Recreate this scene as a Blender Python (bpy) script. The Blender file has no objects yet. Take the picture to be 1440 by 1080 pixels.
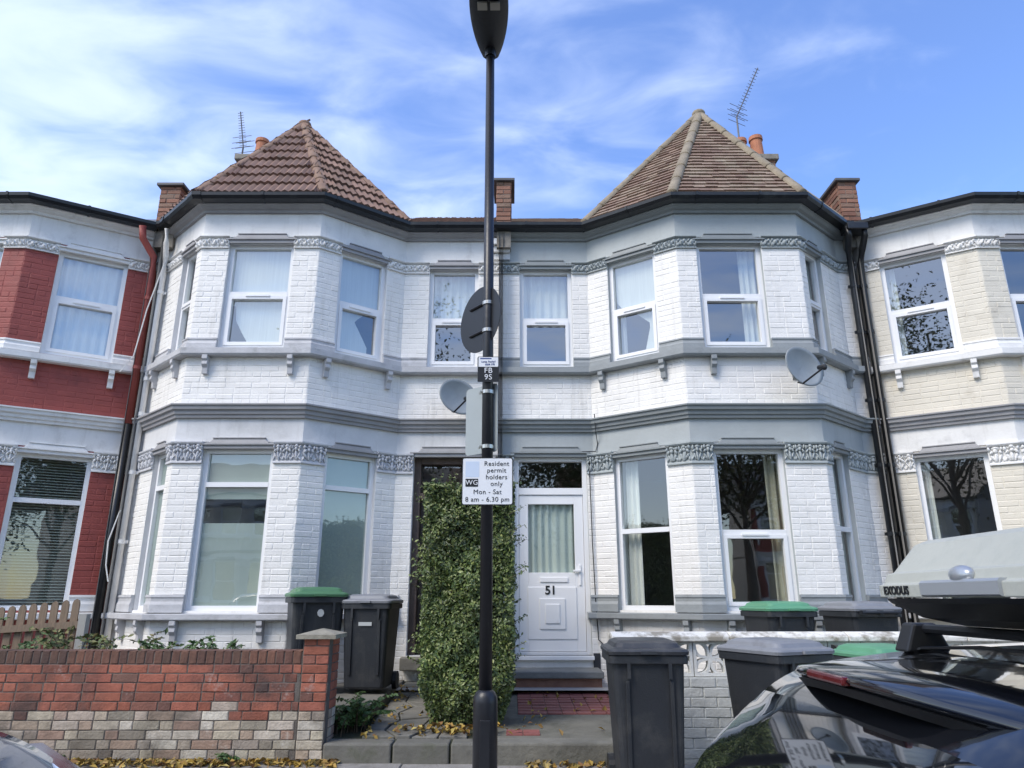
import bpy, math, random
import numpy as np
from mathutils import Vector, Matrix
random.seed(7)
sc = bpy.context.scene
col = sc.collection
R = math.radians

# ------------------------------------------------------------------ camera, sky, sun, exposure
cam_d = bpy.data.cameras.new('camera'); cam = bpy.data.objects.new('camera', cam_d); col.objects.link(cam)
cam.location = (0, 0, 1.3); cam.rotation_euler = (R(90 + 16.8), 0, 0)
cam_d.sensor_width = 36; cam_d.lens = 24.95; cam_d.clip_end = 3000; cam_d.clip_start = 0.05
sc.camera = cam

SUN_EL, SUN_AZ = 47.0, 228.0       # azimuth clockwise from +Y (seen from above): behind the camera, to the left
w = bpy.data.worlds.new('World'); sc.world = w; w.use_nodes = True
nt = w.node_tree; nt.nodes.clear()
def wn(t, **k):
    n = nt.nodes.new(t)
    for a, b in k.items(): setattr(n, a, b)
    return n
def wm(op, a, b=None, c=None):
    n = wn('ShaderNodeMath', operation=op)
    for i, v in enumerate((a, b, c)):
        if v is None: continue
        if isinstance(v, (int, float)): n.inputs[i].default_value = v
        else: nt.links.new(v, n.inputs[i])
    return n.outputs[0]
sky = wn('ShaderNodeTexSky'); sky.sky_type = 'NISHITA'; sky.sun_disc = False
sky.sun_elevation = R(SUN_EL); sky.sun_rotation = R(SUN_AZ); sky.dust_density = 0.25; sky.ozone_density = 3.2; sky.air_density = 1.25
tc = wn('ShaderNodeTexCoord')
sep = wn('ShaderNodeSeparateXYZ'); nt.links.new(tc.outputs['Generated'], sep.inputs[0])
zc = wm('MAXIMUM', sep.outputs[2], 0.06)
px = wm('DIVIDE', sep.outputs[0], zc); py = wm('DIVIDE', sep.outputs[1], zc)
cmb = wn('ShaderNodeCombineXYZ'); nt.links.new(px, cmb.inputs[0]); nt.links.new(py, cmb.inputs[1])
mp = wn('ShaderNodeMapping'); mp.inputs['Rotation'].default_value = (0, 0, R(28)); mp.inputs['Scale'].default_value = (1.15, 1.7, 1)
mp.inputs['Location'].default_value = (3.1, 1.7, 0)
nt.links.new(cmb.outputs[0], mp.inputs[0])
n1 = wn('ShaderNodeTexNoise'); n1.inputs['Scale'].default_value = 2.6; n1.inputs['Detail'].default_value = 9; n1.inputs['Roughness'].default_value = 0.5; n1.inputs['Distortion'].default_value = 0.5
nt.links.new(mp.outputs[0], n1.inputs['Vector'])
n2 = wn('ShaderNodeTexNoise'); n2.inputs['Scale'].default_value = 0.55; n2.inputs['Detail'].default_value = 2
nt.links.new(cmb.outputs[0], n2.inputs['Vector'])
# more cirrus towards -X, thinning out to clear blue towards +X
lean = wm('ADD', wm('MULTIPLY', sep.outputs[0], -0.42), wm('MULTIPLY', wm('MINIMUM', sep.outputs[1], 0.0), -0.30))
cov = wm('ADD', wm('ADD', n1.outputs[0], wm('MULTIPLY', n2.outputs[0], 0.35)), lean)
ramp = wn('ShaderNodeMapRange'); ramp.inputs['From Min'].default_value = 0.50; ramp.inputs['From Max'].default_value = 1.10
ramp.inputs['To Min'].default_value = 0.06; ramp.inputs['To Max'].default_value = 0.62; ramp.interpolation_type = 'SMOOTHSTEP'
nt.links.new(cov, ramp.inputs['Value'])
mix = wn('ShaderNodeMix', data_type='RGBA'); nt.links.new(ramp.outputs[0], mix.inputs[0])
hs = wn('ShaderNodeHueSaturation'); hs.inputs['Hue'].default_value = 0.515; hs.inputs['Saturation'].default_value = 1.22; hs.inputs['Value'].default_value = 1.0
nt.links.new(sky.outputs[0], hs.inputs['Color'])
nt.links.new(hs.outputs[0], mix.inputs[6]); mix.inputs[7].default_value = (4.3, 4.8, 5.6, 1)
bg = wn('ShaderNodeBackground'); bg.inputs['Strength'].default_value = 0.128
nt.links.new(mix.outputs[2], bg.inputs['Color'])
wo = wn('ShaderNodeOutputWorld'); nt.links.new(bg.outputs[0], wo.inputs[0])

sl = bpy.data.lights.new('sun', 'SUN'); sun = bpy.data.objects.new('sun', sl); col.objects.link(sun)
sl.energy = 1.4; sl.angle = R(28); sl.color = (1.0, 0.92, 0.81)
_d = Vector((math.sin(R(SUN_AZ)) * math.cos(R(SUN_EL)), math.cos(R(SUN_AZ)) * math.cos(R(SUN_EL)), math.sin(R(SUN_EL))))
sun.rotation_euler = _d.to_track_quat('Z', 'Y').to_euler()
sc.view_settings.view_transform = 'Standard'; sc.view_settings.look = 'None'
sc.view_settings.exposure = 1.18; sc.view_settings.gamma = 1.0; sc.view_settings.use_curve_mapping = False
sc.cycles.use_denoising = True
sc.cycles.max_bounces = 8; sc.cycles.transparent_max_bounces = 12

# ------------------------------------------------------------------ materials
MATS = {}
def mat(name, c=(.5, .5, .5), rough=.7, bump=0.0, bscale=40, var=0.0, vscale=3.0, dirt=None, dscale=1.5, dlo=.55, dhi=.75, metal=0.0,
        spec=.5, rand=None, island=None, coat=0.0, stretch=None, sub=0.0, bloom=None, streak=None):
    """colour + noise variation + optional dirt colour; rand/island = list of (pos, colour) picked per object / per mesh island"""
    if name in MATS: return MATS[name]
    m = bpy.data.materials.new(name); m.use_nodes = True; MATS[name] = m
    t = m.node_tree; b = t.nodes['Principled BSDF']
    N = lambda ty: t.nodes.new(ty)
    b.inputs['Roughness'].default_value = rough; b.inputs['Metallic'].default_value = metal
    b.inputs['Specular IOR Level'].default_value = spec; b.inputs['Coat Weight'].default_value = coat
    if coat: b.inputs['Coat Roughness'].default_value = .03
    co = N('ShaderNodeTexCoord'); vec = co.outputs['Object']
    geo = N('ShaderNodeNewGeometry')
    vec = geo.outputs['Position']
    if stretch:
        mpn = N('ShaderNodeMapping'); mpn.inputs['Scale'].default_value = stretch; t.links.new(vec, mpn.inputs[0]); vec = mpn.outputs[0]
    cur = None
    if rand or island:
        rp = N('ShaderNodeValToRGB'); rp.color_ramp.interpolation = 'LINEAR'
        st = rand or island
        while len(rp.color_ramp.elements) < len(st): rp.color_ramp.elements.new(.5)
        for e, (p, cc) in zip(rp.color_ramp.elements, st): e.position = p; e.color = (*cc, 1)
        src = geo.outputs['Random Per Island'] if island else None
        if rand:
            oi = N('ShaderNodeObjectInfo'); src = oi.outputs['Random']
        t.links.new(src, rp.inputs[0]); cur = rp.outputs[0]
    if cur is None:
        rgb = N('ShaderNodeRGB'); rgb.outputs[0].default_value = (*c, 1); cur = rgb.outputs[0]
    if var:
        nz = N('ShaderNodeTexNoise'); nz.inputs['Scale'].default_value = vscale; nz.inputs['Detail'].default_value = 6; nz.inputs['Roughness'].default_value = .6
        t.links.new(vec, nz.inputs['Vector'])
        mr = N('ShaderNodeMapRange'); mr.inputs['From Min'].default_value = .3; mr.inputs['From Max'].default_value = .7
        mr.inputs['To Min'].default_value = 1 - var; mr.inputs['To Max'].default_value = 1 + var
        t.links.new(nz.outputs[0], mr.inputs['Value'])
        vm = N('ShaderNodeVectorMath'); vm.operation = 'SCALE'; t.links.new(cur, vm.inputs[0]); t.links.new(mr.outputs[0], vm.inputs['Scale']); cur = vm.outputs[0]
    if dirt:
        nd = N('ShaderNodeTexNoise'); nd.inputs['Scale'].default_value = dscale; nd.inputs['Detail'].default_value = 8; nd.inputs['Roughness'].default_value = .65
        t.links.new(vec, nd.inputs['Vector'])
        mr = N('ShaderNodeMapRange'); mr.inputs['From Min'].default_value = dlo; mr.inputs['From Max'].default_value = dhi; mr.inputs['To Max'].default_value = .8
        t.links.new(nd.outputs[0], mr.inputs['Value'])
        mx = N('ShaderNodeMix'); mx.data_type = 'RGBA'; t.links.new(mr.outputs[0], mx.inputs[0]); t.links.new(cur, mx.inputs[6]); mx.inputs[7].default_value = (*dirt, 1); cur = mx.outputs[2]
    if streak:       # long vertical runs of grime
        sm_ = N('ShaderNodeMapping'); sm_.inputs['Scale'].default_value = (7, 7, .55); t.links.new(geo.outputs['Position'], sm_.inputs[0])
        nd = N('ShaderNodeTexNoise'); nd.inputs['Scale'].default_value = 1.3; nd.inputs['Detail'].default_value = 9; nd.inputs['Roughness'].default_value = .62; t.links.new(sm_.outputs[0], nd.inputs['Vector'])
        mr = N('ShaderNodeMapRange'); mr.inputs['From Min'].default_value = .56; mr.inputs['From Max'].default_value = .78; mr.inputs['To Max'].default_value = .55; t.links.new(nd.outputs[0], mr.inputs['Value'])
        mx = N('ShaderNodeMix'); mx.data_type = 'RGBA'; t.links.new(mr.outputs[0], mx.inputs[0]); t.links.new(cur, mx.inputs[6]); mx.inputs[7].default_value = (*streak, 1); cur = mx.outputs[2]
    if bloom:
        nd = N('ShaderNodeTexNoise'); nd.inputs['Scale'].default_value = 4.5; nd.inputs['Detail'].default_value = 10; nd.inputs['Roughness'].default_value = .7; t.links.new(vec, nd.inputs['Vector'])
        mr = N('ShaderNodeMapRange'); mr.inputs['From Min'].default_value = .60; mr.inputs['From Max'].default_value = .74; mr.inputs['To Max'].default_value = .75; t.links.new(nd.outputs[0], mr.inputs['Value'])
        mx = N('ShaderNodeMix'); mx.data_type = 'RGBA'; t.links.new(mr.outputs[0], mx.inputs[0]); t.links.new(cur, mx.inputs[6]); mx.inputs[7].default_value = (*bloom, 1); cur = mx.outputs[2]
    t.links.new(cur, b.inputs['Base Color'])
    if sub:
        b.inputs['Subsurface Weight'].default_value = sub; b.inputs['Subsurface Radius'].default_value = (.01, .02, .005)
    if bump:
        nb = N('ShaderNodeTexNoise'); nb.inputs['Scale'].default_value = bscale; nb.inputs['Detail'].default_value = 5
        t.links.new(vec, nb.inputs['Vector'])
        bp = N('ShaderNodeBump'); bp.inputs['Strength'].default_value = bump; bp.inputs['Distance'].default_value = .01
        t.links.new(nb.outputs[0], bp.inputs['Height']); t.links.new(bp.outputs[0], b.inputs['Normal'])
    return m

def glass(name, f0=.1, tint=(.9, .95, .93)):
    """flat double glazing: clear, with a Schlick reflection that is the same from both sides"""
    m = bpy.data.materials.new(name); m.use_nodes = True; t = m.node_tree; t.nodes.clear()
    N = t.nodes.new
    def math_(op, a, b_):
        n = N('ShaderNodeMath'); n.operation = op
        for i, v in enumerate((a, b_)):
            if isinstance(v, (int, float)): n.inputs[i].default_value = v
            else: t.links.new(v, n.inputs[i])
        return n.outputs[0]
    o = N('ShaderNodeOutputMaterial'); mx = N('ShaderNodeMixShader'); gp = N('ShaderNodeNewGeometry')
    dt = N('ShaderNodeVectorMath'); dt.operation = 'DOT_PRODUCT'; t.links.new(gp.outputs['Normal'], dt.inputs[0]); t.links.new(gp.outputs['Incoming'], dt.inputs[1])
    k = math_('POWER', math_('SUBTRACT', 1.0, math_('ABSOLUTE', dt.outputs['Value'], 0)), 5.0)
    fr = math_('ADD', math_('MULTIPLY', k, 1 - f0), f0)
    a = N('ShaderNodeBsdfTransparent'); a.inputs[0].default_value = (*tint, 1)
    g = N('ShaderNodeBsdfGlossy'); g.inputs['Roughness'].default_value = .012
    nz = N('ShaderNodeTexNoise'); nz.inputs['Scale'].default_value = 1.6; t.links.new(gp.outputs['Position'], nz.inputs['Vector'])
    bp = N('ShaderNodeBump'); bp.inputs['Strength'].default_value = .03; bp.inputs['Distance'].default_value = .05
    t.links.new(nz.outputs[0], bp.inputs['Height']); t.links.new(bp.outputs[0], g.inputs['Normal'])
    t.links.new(fr, mx.inputs[0]); t.links.new(a.outputs[0], mx.inputs[1]); t.links.new(g.outputs[0], mx.inputs[2]); t.links.new(mx.outputs[0], o.inputs[0])
    return m

M_white = mat('white painted brick', (.83, .81, .77), .6, .4, 45, .06, 2.5, streak=(.50, .48, .43), dirt=(.60, .58, .54), dscale=2.2, dlo=.6, dhi=.85)
M_red = mat('red painted brick', (.30, .064, .05), .6, .35, 60, .12, 3, dirt=(.16, .035, .03), dscale=2.5)
M_cream = mat('cream painted brick', (.71, .66, .555), .65, .35, 60, .06, 2.5, dirt=(.5, .45, .36), dscale=2)
M_upvc = mat('white upvc', (.84, .84, .84), .3, spec=.5)
M_trimw = mat('white trim paint', (.78, .77, .745), .55, .25, 30, .06, 4, streak=(.5, .48, .44), dirt=(.48, .47, .45), dscale=3, dlo=.55, dhi=.8)
M_sill49 = mat('weathered pale grey sill paint', (.50, .50, .51), .65, .4, 30, .12, 5, dirt=(.25, .25, .24), dscale=4)
M_str49 = mat('grey string course paint', (.33, .325, .33), .6, .3, 30, .1, 4)
M_band49 = mat('pale grey render', (.66, .66, .66), .65, .25, 25, .08, 3, streak=(.42, .41, .39), dirt=(.5, .5, .5), dscale=2)
M_cap49 = mat('grey carved stone paint', (.56, .565, .585), .6, .3, 60, .08, 6)
M_sill51 = mat('sage grey sill paint', (.29, .31, .315), .6, .3, 30, .1, 4, dirt=(.18, .19, .19), dscale=4)
M_str51 = mat('sage grey string paint', (.24, .26, .262), .55, .3, 30, .08, 4)
M_band51 = mat('sage grey render', (.40, .43, .43), .6, .25, 25, .06, 3, streak=(.30, .31, .30))
M_band51u = mat('pale sage render', (.41, .44, .435), .6, .25, 25, .06, 3, streak=(.34, .35, .34))
M_cap51 = mat('sage carved stone paint', (.38, .415, .415), .6, .3, 60, .08, 6)
M_black = mat('black gutter plastic', (.012, .013, .015), .35, .1, 20, dirt=(.05, .055, .05), dscale=3)
M_blackpaint = mat('black plinth paint', (.03, .032, .038), .5, .3, 30)
M_frame_br = mat('old brown timber', (.10, .07, .055), .6, .3, 40, .2, 8)
M_slate = mat('grey slate', (.10, .10, .105), .6, .3, 20, .2, 4, dirt=(.16, .15, .11), dscale=3)
M_roman = mat('brown concrete tile', rough=.8, bump=.5, bscale=60, var=.15, vscale=6, rand=[(0, (.17, .105, .08)), (.5, (.25, .155, .118)), (1, (.20, .12, .09))], dirt=(.12, .10, .075), dscale=3.5, dlo=.58)
M_romani = mat('brown concrete tile joined', rough=.8, bump=.5, bscale=60, var=.15, vscale=6, island=[(0, (.17, .105, .08)), (.5, (.25, .155, .118)), (1, (.20, .12, .09))], dirt=(.12, .10, .075), dscale=3.5, dlo=.55)
M_plain = mat('clay plain tile', rough=.85, bump=.5, bscale=60, var=.15, vscale=6, island=[(0, (.20, .13, .10)), (.35, (.25, .17, .125)), (.7, (.30, .225, .17)), (1, (.22, .145, .11))], dirt=(.36, .32, .23), dscale=2.2, dlo=.5, dhi=.75)
M_hipr = mat('brown hip tile', (.23, .145, .10), .85, .6, 40, .2, 5, dirt=(.16, .13, .09), dscale=5)
M_hipp = mat('lichened hip tile', (.27, .225, .16), .9, .7, 40, .2, 6, dirt=(.17, .13, .09), dscale=5)
M_brickr = mat('red stack brick', rough=.85, bump=.6, bscale=50, var=.15, vscale=8, island=[(0, (.20, .095, .065)), (.5, (.30, .15, .10)), (1, (.22, .15, .11))])
M_mortar = mat('old mortar', (.26, .235, .20), .95, .7, 40, .15, 6)
M_render = mat('grey stack render', (.23, .21, .18), .95, .7, 20, .25, 5, dirt=(.07, .065, .06), dscale=3)
M_clay = mat('terracotta pot', (.40, .16, .085), .8, .4, 20, .15, 5)
M_glass = glass('window glass', .30)
M_glassd = glass('window glass ground', .19, (.92, .96, .94))
M_room = mat('dim room plaster', (.36, .35, .33), .9)
M_net = mat('net curtain', (.80, .80, .77), .9, .3, 8, .06, 4, stretch=(14, 14, .4))
M_frost = mat('frosted film', (.40, .455, .425), .55, 0, 30, .06, 2)
M_blind = mat('venetian slat', (.5, .54, .48), .5)
M_greencurtain = mat('green grey curtain', (.46, .50, .47), .9)
M_metal = mat('galvanised metal', (.45, .45, .45), .35, metal=.9)
M_chrome = mat('chrome trim', (.8, .8, .82), .12, metal=1.0)
M_dish = mat('dish grey', (.30, .33, .345), .5, .1, 20, .08, 6)
M_black2 = mat('black plastic', (.015, .016, .018), .45)

# ------------------------------------------------------------------ mesh helpers
def tag(o, label=None, cat=None, group=None, kind=None):
    if label: o['label'] = label
    if cat: o['category'] = cat
    if group: o['group'] = group
    if kind: o['kind'] = kind
    return o
def empty(name, loc, label=None, cat=None, group=None, rz=0):
    o = bpy.data.objects.new(name, None); col.objects.link(o); o.location = loc; o.rotation_euler = (0, 0, rz); o.empty_display_size = .2
    return tag(o, label, cat, group)
class MB:
    def __init__(s): s.v = []; s.f = []
    def add(s, vs, fs):
        b = len(s.v); s.v += [tuple(p) for p in vs]; s.f += [tuple(i + b for i in f) for f in fs]; return s
    def hexa(s, p):   # 8 points: bottom 4 ccw, top 4
        return s.add(p, [(3, 2, 1, 0), (4, 5, 6, 7), (0, 1, 5, 4), (1, 2, 6, 5), (2, 3, 7, 6), (3, 0, 4, 7)])
    def box(s, x0, x1, y0, y1, z0, z1):
        return s.hexa([(x0, y0, z0), (x1, y0, z0), (x1, y1, z0), (x0, y1, z0), (x0, y0, z1), (x1, y0, z1), (x1, y1, z1), (x0, y1, z1)])
    def quad(s, a, b, c, d): return s.add([a, b, c, d], [(0, 1, 2, 3)])
    def tube(s, pts, r, n=10, cap=True):
        pts = [Vector(p) for p in pts]; rs = r if isinstance(r, (list, tuple)) else [r] * len(pts)
        rings = []
        for i, p in enumerate(pts):
            a = pts[max(i - 1, 0)]; c = pts[min(i + 1, len(pts) - 1)]; t = (c - a).normalized()
            u = t.cross(Vector((0, 0, 1)) if abs(t.z) < .95 else Vector((1, 0, 0))).normalized(); v = t.cross(u)
            rings.append([p + (u * math.cos(k * 2 * math.pi / n) + v * math.sin(k * 2 * math.pi / n)) * rs[i] for k in range(n)])
        return s.rings(rings, cap)
    def rings(s, rings, cap=True, closed=True):
        n = len(rings[0]); vs = [p for r in rings for p in r]; fs = []
        for i in range(len(rings) - 1):
            for k in range(n if closed else n - 1):
                k2 = (k + 1) % n
                fs.append((i * n + k, i * n + k2, (i + 1) * n + k2, (i + 1) * n + k))
        if cap: fs.append(tuple(range(n))[::-1]); fs.append(tuple((len(rings) - 1) * n + k for k in range(n)))
        return s.add(vs, fs)
    def ell(s, M, r, nu=8, nv=5):   # ellipsoid, M = 4x4
        vs = []; fs = []
        for j in range(nv + 1):
            a = math.pi * j / nv - math.pi / 2
            for i in range(nu):
                b = 2 * math.pi * i / nu
                vs.append(M @ Vector((r[0] * math.cos(a) * math.cos(b), r[1] * math.cos(a) * math.sin(b), r[2] * math.sin(a))))
        for j in range(nv):
            for i in range(nu):
                i2 = (i + 1) % nu; fs.append((j * nu + i, j * nu + i2, (j + 1) * nu + i2, (j + 1) * nu + i))
        return s.add(vs, fs)
    def sweep(s, path, prof, cap=True):   # path: 2-D facade points left->right; prof: closed loop of (outward d, z)
        n = len(path); ms = []
        for i in range(n):
            ns = []
            for a, b in ((i - 1, i), (i, i + 1)):
                if a < 0 or b >= n: continue
                d = Vector((path[b][0] - path[a][0], path[b][1] - path[a][1])).normalized(); ns.append(Vector((d.y, -d.x)))
            m = ns[0] if len(ns) == 1 else (ns[0] + ns[1]) / (1 + ns[0].dot(ns[1]))
            ms.append(m)
        return s.rings([[(p[0] + m.x * d, p[1] + m.y * d, z) for d, z in prof] for p, m in zip(path, ms)], cap)
    def build(s, name, m, parent=None, smooth=False, bevel=0, kind=None):
        me = bpy.data.meshes.new(name); me.from_pydata([tuple(v) for v in s.v], [], s.f); me.validate()
        me.materials.append(m)
        if smooth:
            me.polygons.foreach_set('use_smooth', [True] * len(me.polygons))
        me.update()
        o = bpy.data.objects.new(name, me); col.objects.link(o)
        if parent is not None:
            o.parent = parent
            o.matrix_parent_inverse = WI(parent)
        if bevel:
            bv = o.modifiers.new('b', 'BEVEL'); bv.width = bevel; bv.segments = 2; bv.limit_method = 'ANGLE'; bv.angle_limit = R(40)
        if kind: o['kind'] = kind
        return o
def world_of(o):
    m = Matrix.LocRotScale(o.location, o.rotation_euler, o.scale)
    return (world_of(o.parent) @ o.matrix_parent_inverse @ m) if o.parent else m
def WI(p): return world_of(p).inverted()
def inst(src, name, parent, M):     # linked copy of a mesh at world matrix M
    o = bpy.data.objects.new(name, src if isinstance(src, bpy.types.Mesh) else src.data); col.objects.link(o)
    if parent is not None: o.parent = parent; o.matrix_parent_inverse = WI(parent)
    o.matrix_basis = M
    return o
def fixn(o):
    import bmesh
    bm = bmesh.new(); bm.from_mesh(o.data); bmesh.ops.recalc_face_normals(bm, faces=bm.faces); bm.to_mesh(o.data); bm.free(); return o
def text(name, body, size, m, parent, M, bold=0.0, align='CENTER', spacing=1.0):
    cu = bpy.data.curves.new(name, 'FONT'); cu.body = body; cu.size = size; cu.align_x = align; cu.align_y = 'CENTER'; cu.offset = bold; cu.extrude = .0012; cu.space_character = spacing
    t = bpy.data.objects.new(name + '_t', cu); col.objects.link(t)
    dg = bpy.context.evaluated_depsgraph_get(); dg.update()
    me = bpy.data.meshes.new_from_object(t.evaluated_get(dg)); bpy.data.objects.remove(t)
    me.materials.clear(); me.materials.append(m); me.name = name
    return inst(me, name, parent, M)
def facing(loc, yaw=0):     # text frame: upright, reading toward -Y
    return Matrix.Translation(loc) @ Matrix.Rotation(yaw, 4, 'Z') @ Matrix.Rotation(R(90), 4, 'X')

class Seg:
    def __init__(s, a, b):
        s.a = Vector(a); s.b = Vector(b); s.L = (s.b - s.a).length; s.t = (s.b - s.a) / s.L; s.n = Vector((s.t.y, -s.t.x))
    def P(s, u, d, z): q = s.a + s.t * u + s.n * d; return (q.x, q.y, z)
    def box(s, mb, u0, u1, d0, d1, z0, z1):
        return mb.hexa([s.P(u0, d1, z0), s.P(u1, d1, z0), s.P(u1, d0, z0), s.P(u0, d0, z0), s.P(u0, d1, z1), s.P(u1, d1, z1), s.P(u1, d0, z1), s.P(u0, d0, z1)])
    def M(s, u, d, z):
        q = s.P(u, d, z); return Matrix(((s.t.x, -s.n.x, 0, q[0]), (s.t.y, -s.n.y, 0, q[1]), (0, 0, 1, q[2]), (0, 0, 0, 1)))

PITCH = .0745
def bricks(mb, sg, u0, u1, z0, z1, proud=.0032, wob=.0022, joint=.006):
    if u1 - u0 < .03: return
    k0 = int(math.floor(z0 / PITCH)); 
    k = k0
    while k * PITCH < z1 - .012:
        a = max(k * PITCH, z0); b = min((k + 1) * PITCH - joint, z1)
        if b - a > .015:
            u = u0 - (.112 if k % 2 else 0) - random.random() * .01
            while u < u1:
                ln = .215 if random.random() < .8 else .105
                s0 = max(u, u0); s1 = min(u + ln, u1)
                if s1 - s0 > .02:
                    p = proud + random.uniform(-wob, wob); e = .007
                    j = [random.uniform(-.0025, .0025) for _ in range(8)]
                    vs = [sg.P(s0, 0, a), sg.P(s1, 0, a), sg.P(s1, 0, b), sg.P(s0, 0, b),
                          sg.P(s0 + e + j[0], p, a + e + j[1]), sg.P(s1 - e + j[2], p, a + e + j[3]), sg.P(s1 - e + j[4], p, b - e + j[5]), sg.P(s0 + e + j[6], p, b - e + j[7])]
                    mb.add(vs, [(4, 5, 6, 7), (0, 1, 5, 4), (1, 2, 6, 5), (2, 3, 7, 6), (3, 0, 4, 7)])
                u += ln + joint
        k += 1
def wall_with_holes(mb, sg, z0, z1, holes, depth=.12):
    us = sorted({0, sg.L, *[h[0] for h in holes], *[h[1] for h in holes]}); zs = sorted({z0, z1, *[h[2] for h in holes], *[h[3] for h in holes]})
    for i in range(len(us) - 1):
        for j in range(len(zs) - 1):
            uc = (us[i] + us[i + 1]) / 2; zz = (zs[j] + zs[j + 1]) / 2
            if any(h[0] < uc < h[1] and h[2] < zz < h[3] for h in holes): continue
            mb.quad(sg.P(us[i], 0, zs[j]), sg.P(us[i + 1], 0, zs[j]), sg.P(us[i + 1], 0, zs[j + 1]), sg.P(us[i], 0, zs[j + 1]))
def reveals(mb, sg, h, depth=.13):
    a, b, c, d = h
    for p, q in (((a, c), (a, d)), ((a, d), (b, d)), ((b, d), (b, c)), ((b, c), (a, c))):
        mb.quad(sg.P(p[0], 0, p[1]), sg.P(q[0], 0, q[1]), sg.P(q[0], -depth, q[1]), sg.P(p[0], -depth, p[1]))

# ------------------------------------------------------------------ windows, capitals, brackets
def window(parent, sg, h, rail=.5, sashes=True, gl=None, label=None, top_vent=False, bot_sash=True, inner=None):
    a, b, c, d = h; F = .055
    m = MB(); d0, d1 = -.125, -.06
    for x0, x1, y0, y1 in ((a, a + F, c, d), (b - F, b, c, d), (a + F, b - F, c, c + F), (a + F, b - F, d - F, d)):
        sg.box(m, x0, x1, d0, d1, y0, y1)
    zr = d - (d - c) * rail if rail else None
    if zr: sg.box(m, a + F, b - F, d0, d1 + .004, zr - .03, zr + .03)
    lights = [(c + F, zr - .03), (zr + .03, d - F)] if zr else [(c + F, d - F)]
    if sashes and zr:      # opening sash set into one light
        y0, y1 = lights[0] if bot_sash else lights[1]
        S = .045
        for x0, x1, q0, q1 in ((a + F, a + F + S, y0, y1), (b - F - S, b - F, y0, y1), (a + F + S, b - F - S, y0, y0 + S), (a + F + S, b - F - S, y1 - S, y1)):
            sg.box(m, x0, x1, d0 + .01, d1 + .014, q0, q1)
        if top_vent: sg.box(m, (a + b) / 2 - .16, (a + b) / 2 + .16, d1, d1 + .026, y1 - .012, y1 + .012)
    o = m.build('window', M_upvc, parent)
    if label: o['label'] = label
    for y0, y1 in lights:
        g = MB(); g.quad(sg.P(a + F, -.1, y0), sg.P(b - F, -.1, y0), sg.P(b - F, -.1, y1), sg.P(a + F, -.1, y1)); g.build('pane', gl or M_glass, o)
    if inner: inner(o, sg, a + F, b - F, c + F, d - F)
    return o
def curtain(m_, x0=0.0, x1=1.0, z0=0.0, z1=1.0, folds=9, amp=.025, name='curtain', dd=-.22):
    def f(o, sg, a, b, c, d):
        mb = MB(); n = folds * 8; aa = a + (b - a) * x0 - .05 * (x0 == 0); bb = a + (b - a) * x1 + .05 * (x1 == 1); ph = random.random() * 6
        lo = c + (d - c) * z0 - .06 * (z0 == 0); hi = c + (d - c) * z1 + .05 * (z1 == 1)
        rows = []
        for zz in (lo, (lo + hi) / 2, hi):
            rows.append([sg.P(aa + (bb - aa) * i / n, dd + amp * math.sin(i / 8 * 2 * math.pi + ph + .5 * math.sin(i * .21 + zz)) * (.7 + .3 * math.sin(i * .13)), zz) for i in range(n + 1)])
        mb.rings(rows, cap=False, closed=False); mb.build(name, m_, o, smooth=True)
    return f
def flat_blind(m_, z0=0.0, z1=1.0, name='blind', dd=-.17, x0=0., x1=1.):
    def f(o, sg, a, b, c, d):
        mb = MB(); sg.box(mb, a + (b - a) * x0 - .03 * (x0 == 0), a + (b - a) * x1 + .03 * (x1 == 1), dd - .006, dd, c + (d - c) * z0 - .03 * (z0 == 0), c + (d - c) * z1 + .02 * (z1 == 1)); mb.build(name, m_, o)
    return f
def net_sheet(poly, dd=-.15):
    def f(o, sg, a, b, c, d):
        mb = MB(); q = [(a + (b - a) * x, dd, c + (d - c) * z) for x, z in poly]
        front = [sg.P(*p_) for p_ in q]; back = [sg.P(p_[0], p_[1] - .003, p_[2]) for p_ in q]
        mb.rings([back, front]); mb.build('net_curtain', M_net, o)
    return f
def venetian(o, sg, a, b, c, d):
    z = c; k = 0
    base = MB(); sg.box(base, 0, b - a + .04, -.0015, .0015, 0, .034)
    while z < d:
        mb = MB(); q = .019
        mb.quad(sg.P(a - .02, -.17 - q, z + .012), sg.P(b + .02, -.17 - q, z + .012), sg.P(b + .02, -.17 + q, z - .006), sg.P(a - .02, -.17 + q, z - .006))
        mb.build('slat', M_blind, o); z += .036
def multi(*fs):
    def f(*a):
        for g in fs: g(*a)
    return f
def hood(parent, sg, h, m_, z=None):
    a, b, c, d = h; z = z or d; mb = MB()
    sg.box(mb, a - .03, b + .03, -.01, .028, z - .01, z + .035)
    sg.box(mb, a - .05, b + .05, -.01, .05, z + .035, z + .055)
    mb.hexa([sg.P(a + .06, .045, z + .055), sg.P(b - .06, .045, z + .055), sg.P(b - .06, 0, z + .055), sg.P(a + .06, 0, z + .055),
             sg.P(a + .12, .03, z + .115), sg.P(b - .12, .03, z + .115), sg.P(b - .12, 0, z + .115), sg.P(a + .12, 0, z + .115)])
    sg.box(mb, a + .11, b - .11, -.005, .042, z + .1155, z + .132)
    return mb.build('window_hood', m_, parent, bevel=.004)
def bracket(parent, sg, u, z1, m_, hgt=.24, wd=.07, dep=.11):
    prof = [(0, z1), (dep, z1), (dep, z1 - .05), (dep * .80, z1 - .075), (dep * .86, z1 - .12), (dep * .55, z1 - .16), (dep * .48, z1 - hgt), (0, z1 - hgt)]
    mb = MB(); mb.rings([[sg.P(u - wd / 2, d, z) for d, z in prof], [sg.P(u + wd / 2, d, z) for d, z in prof]])
    return mb.build('bracket', m_, parent, bevel=.004)
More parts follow.
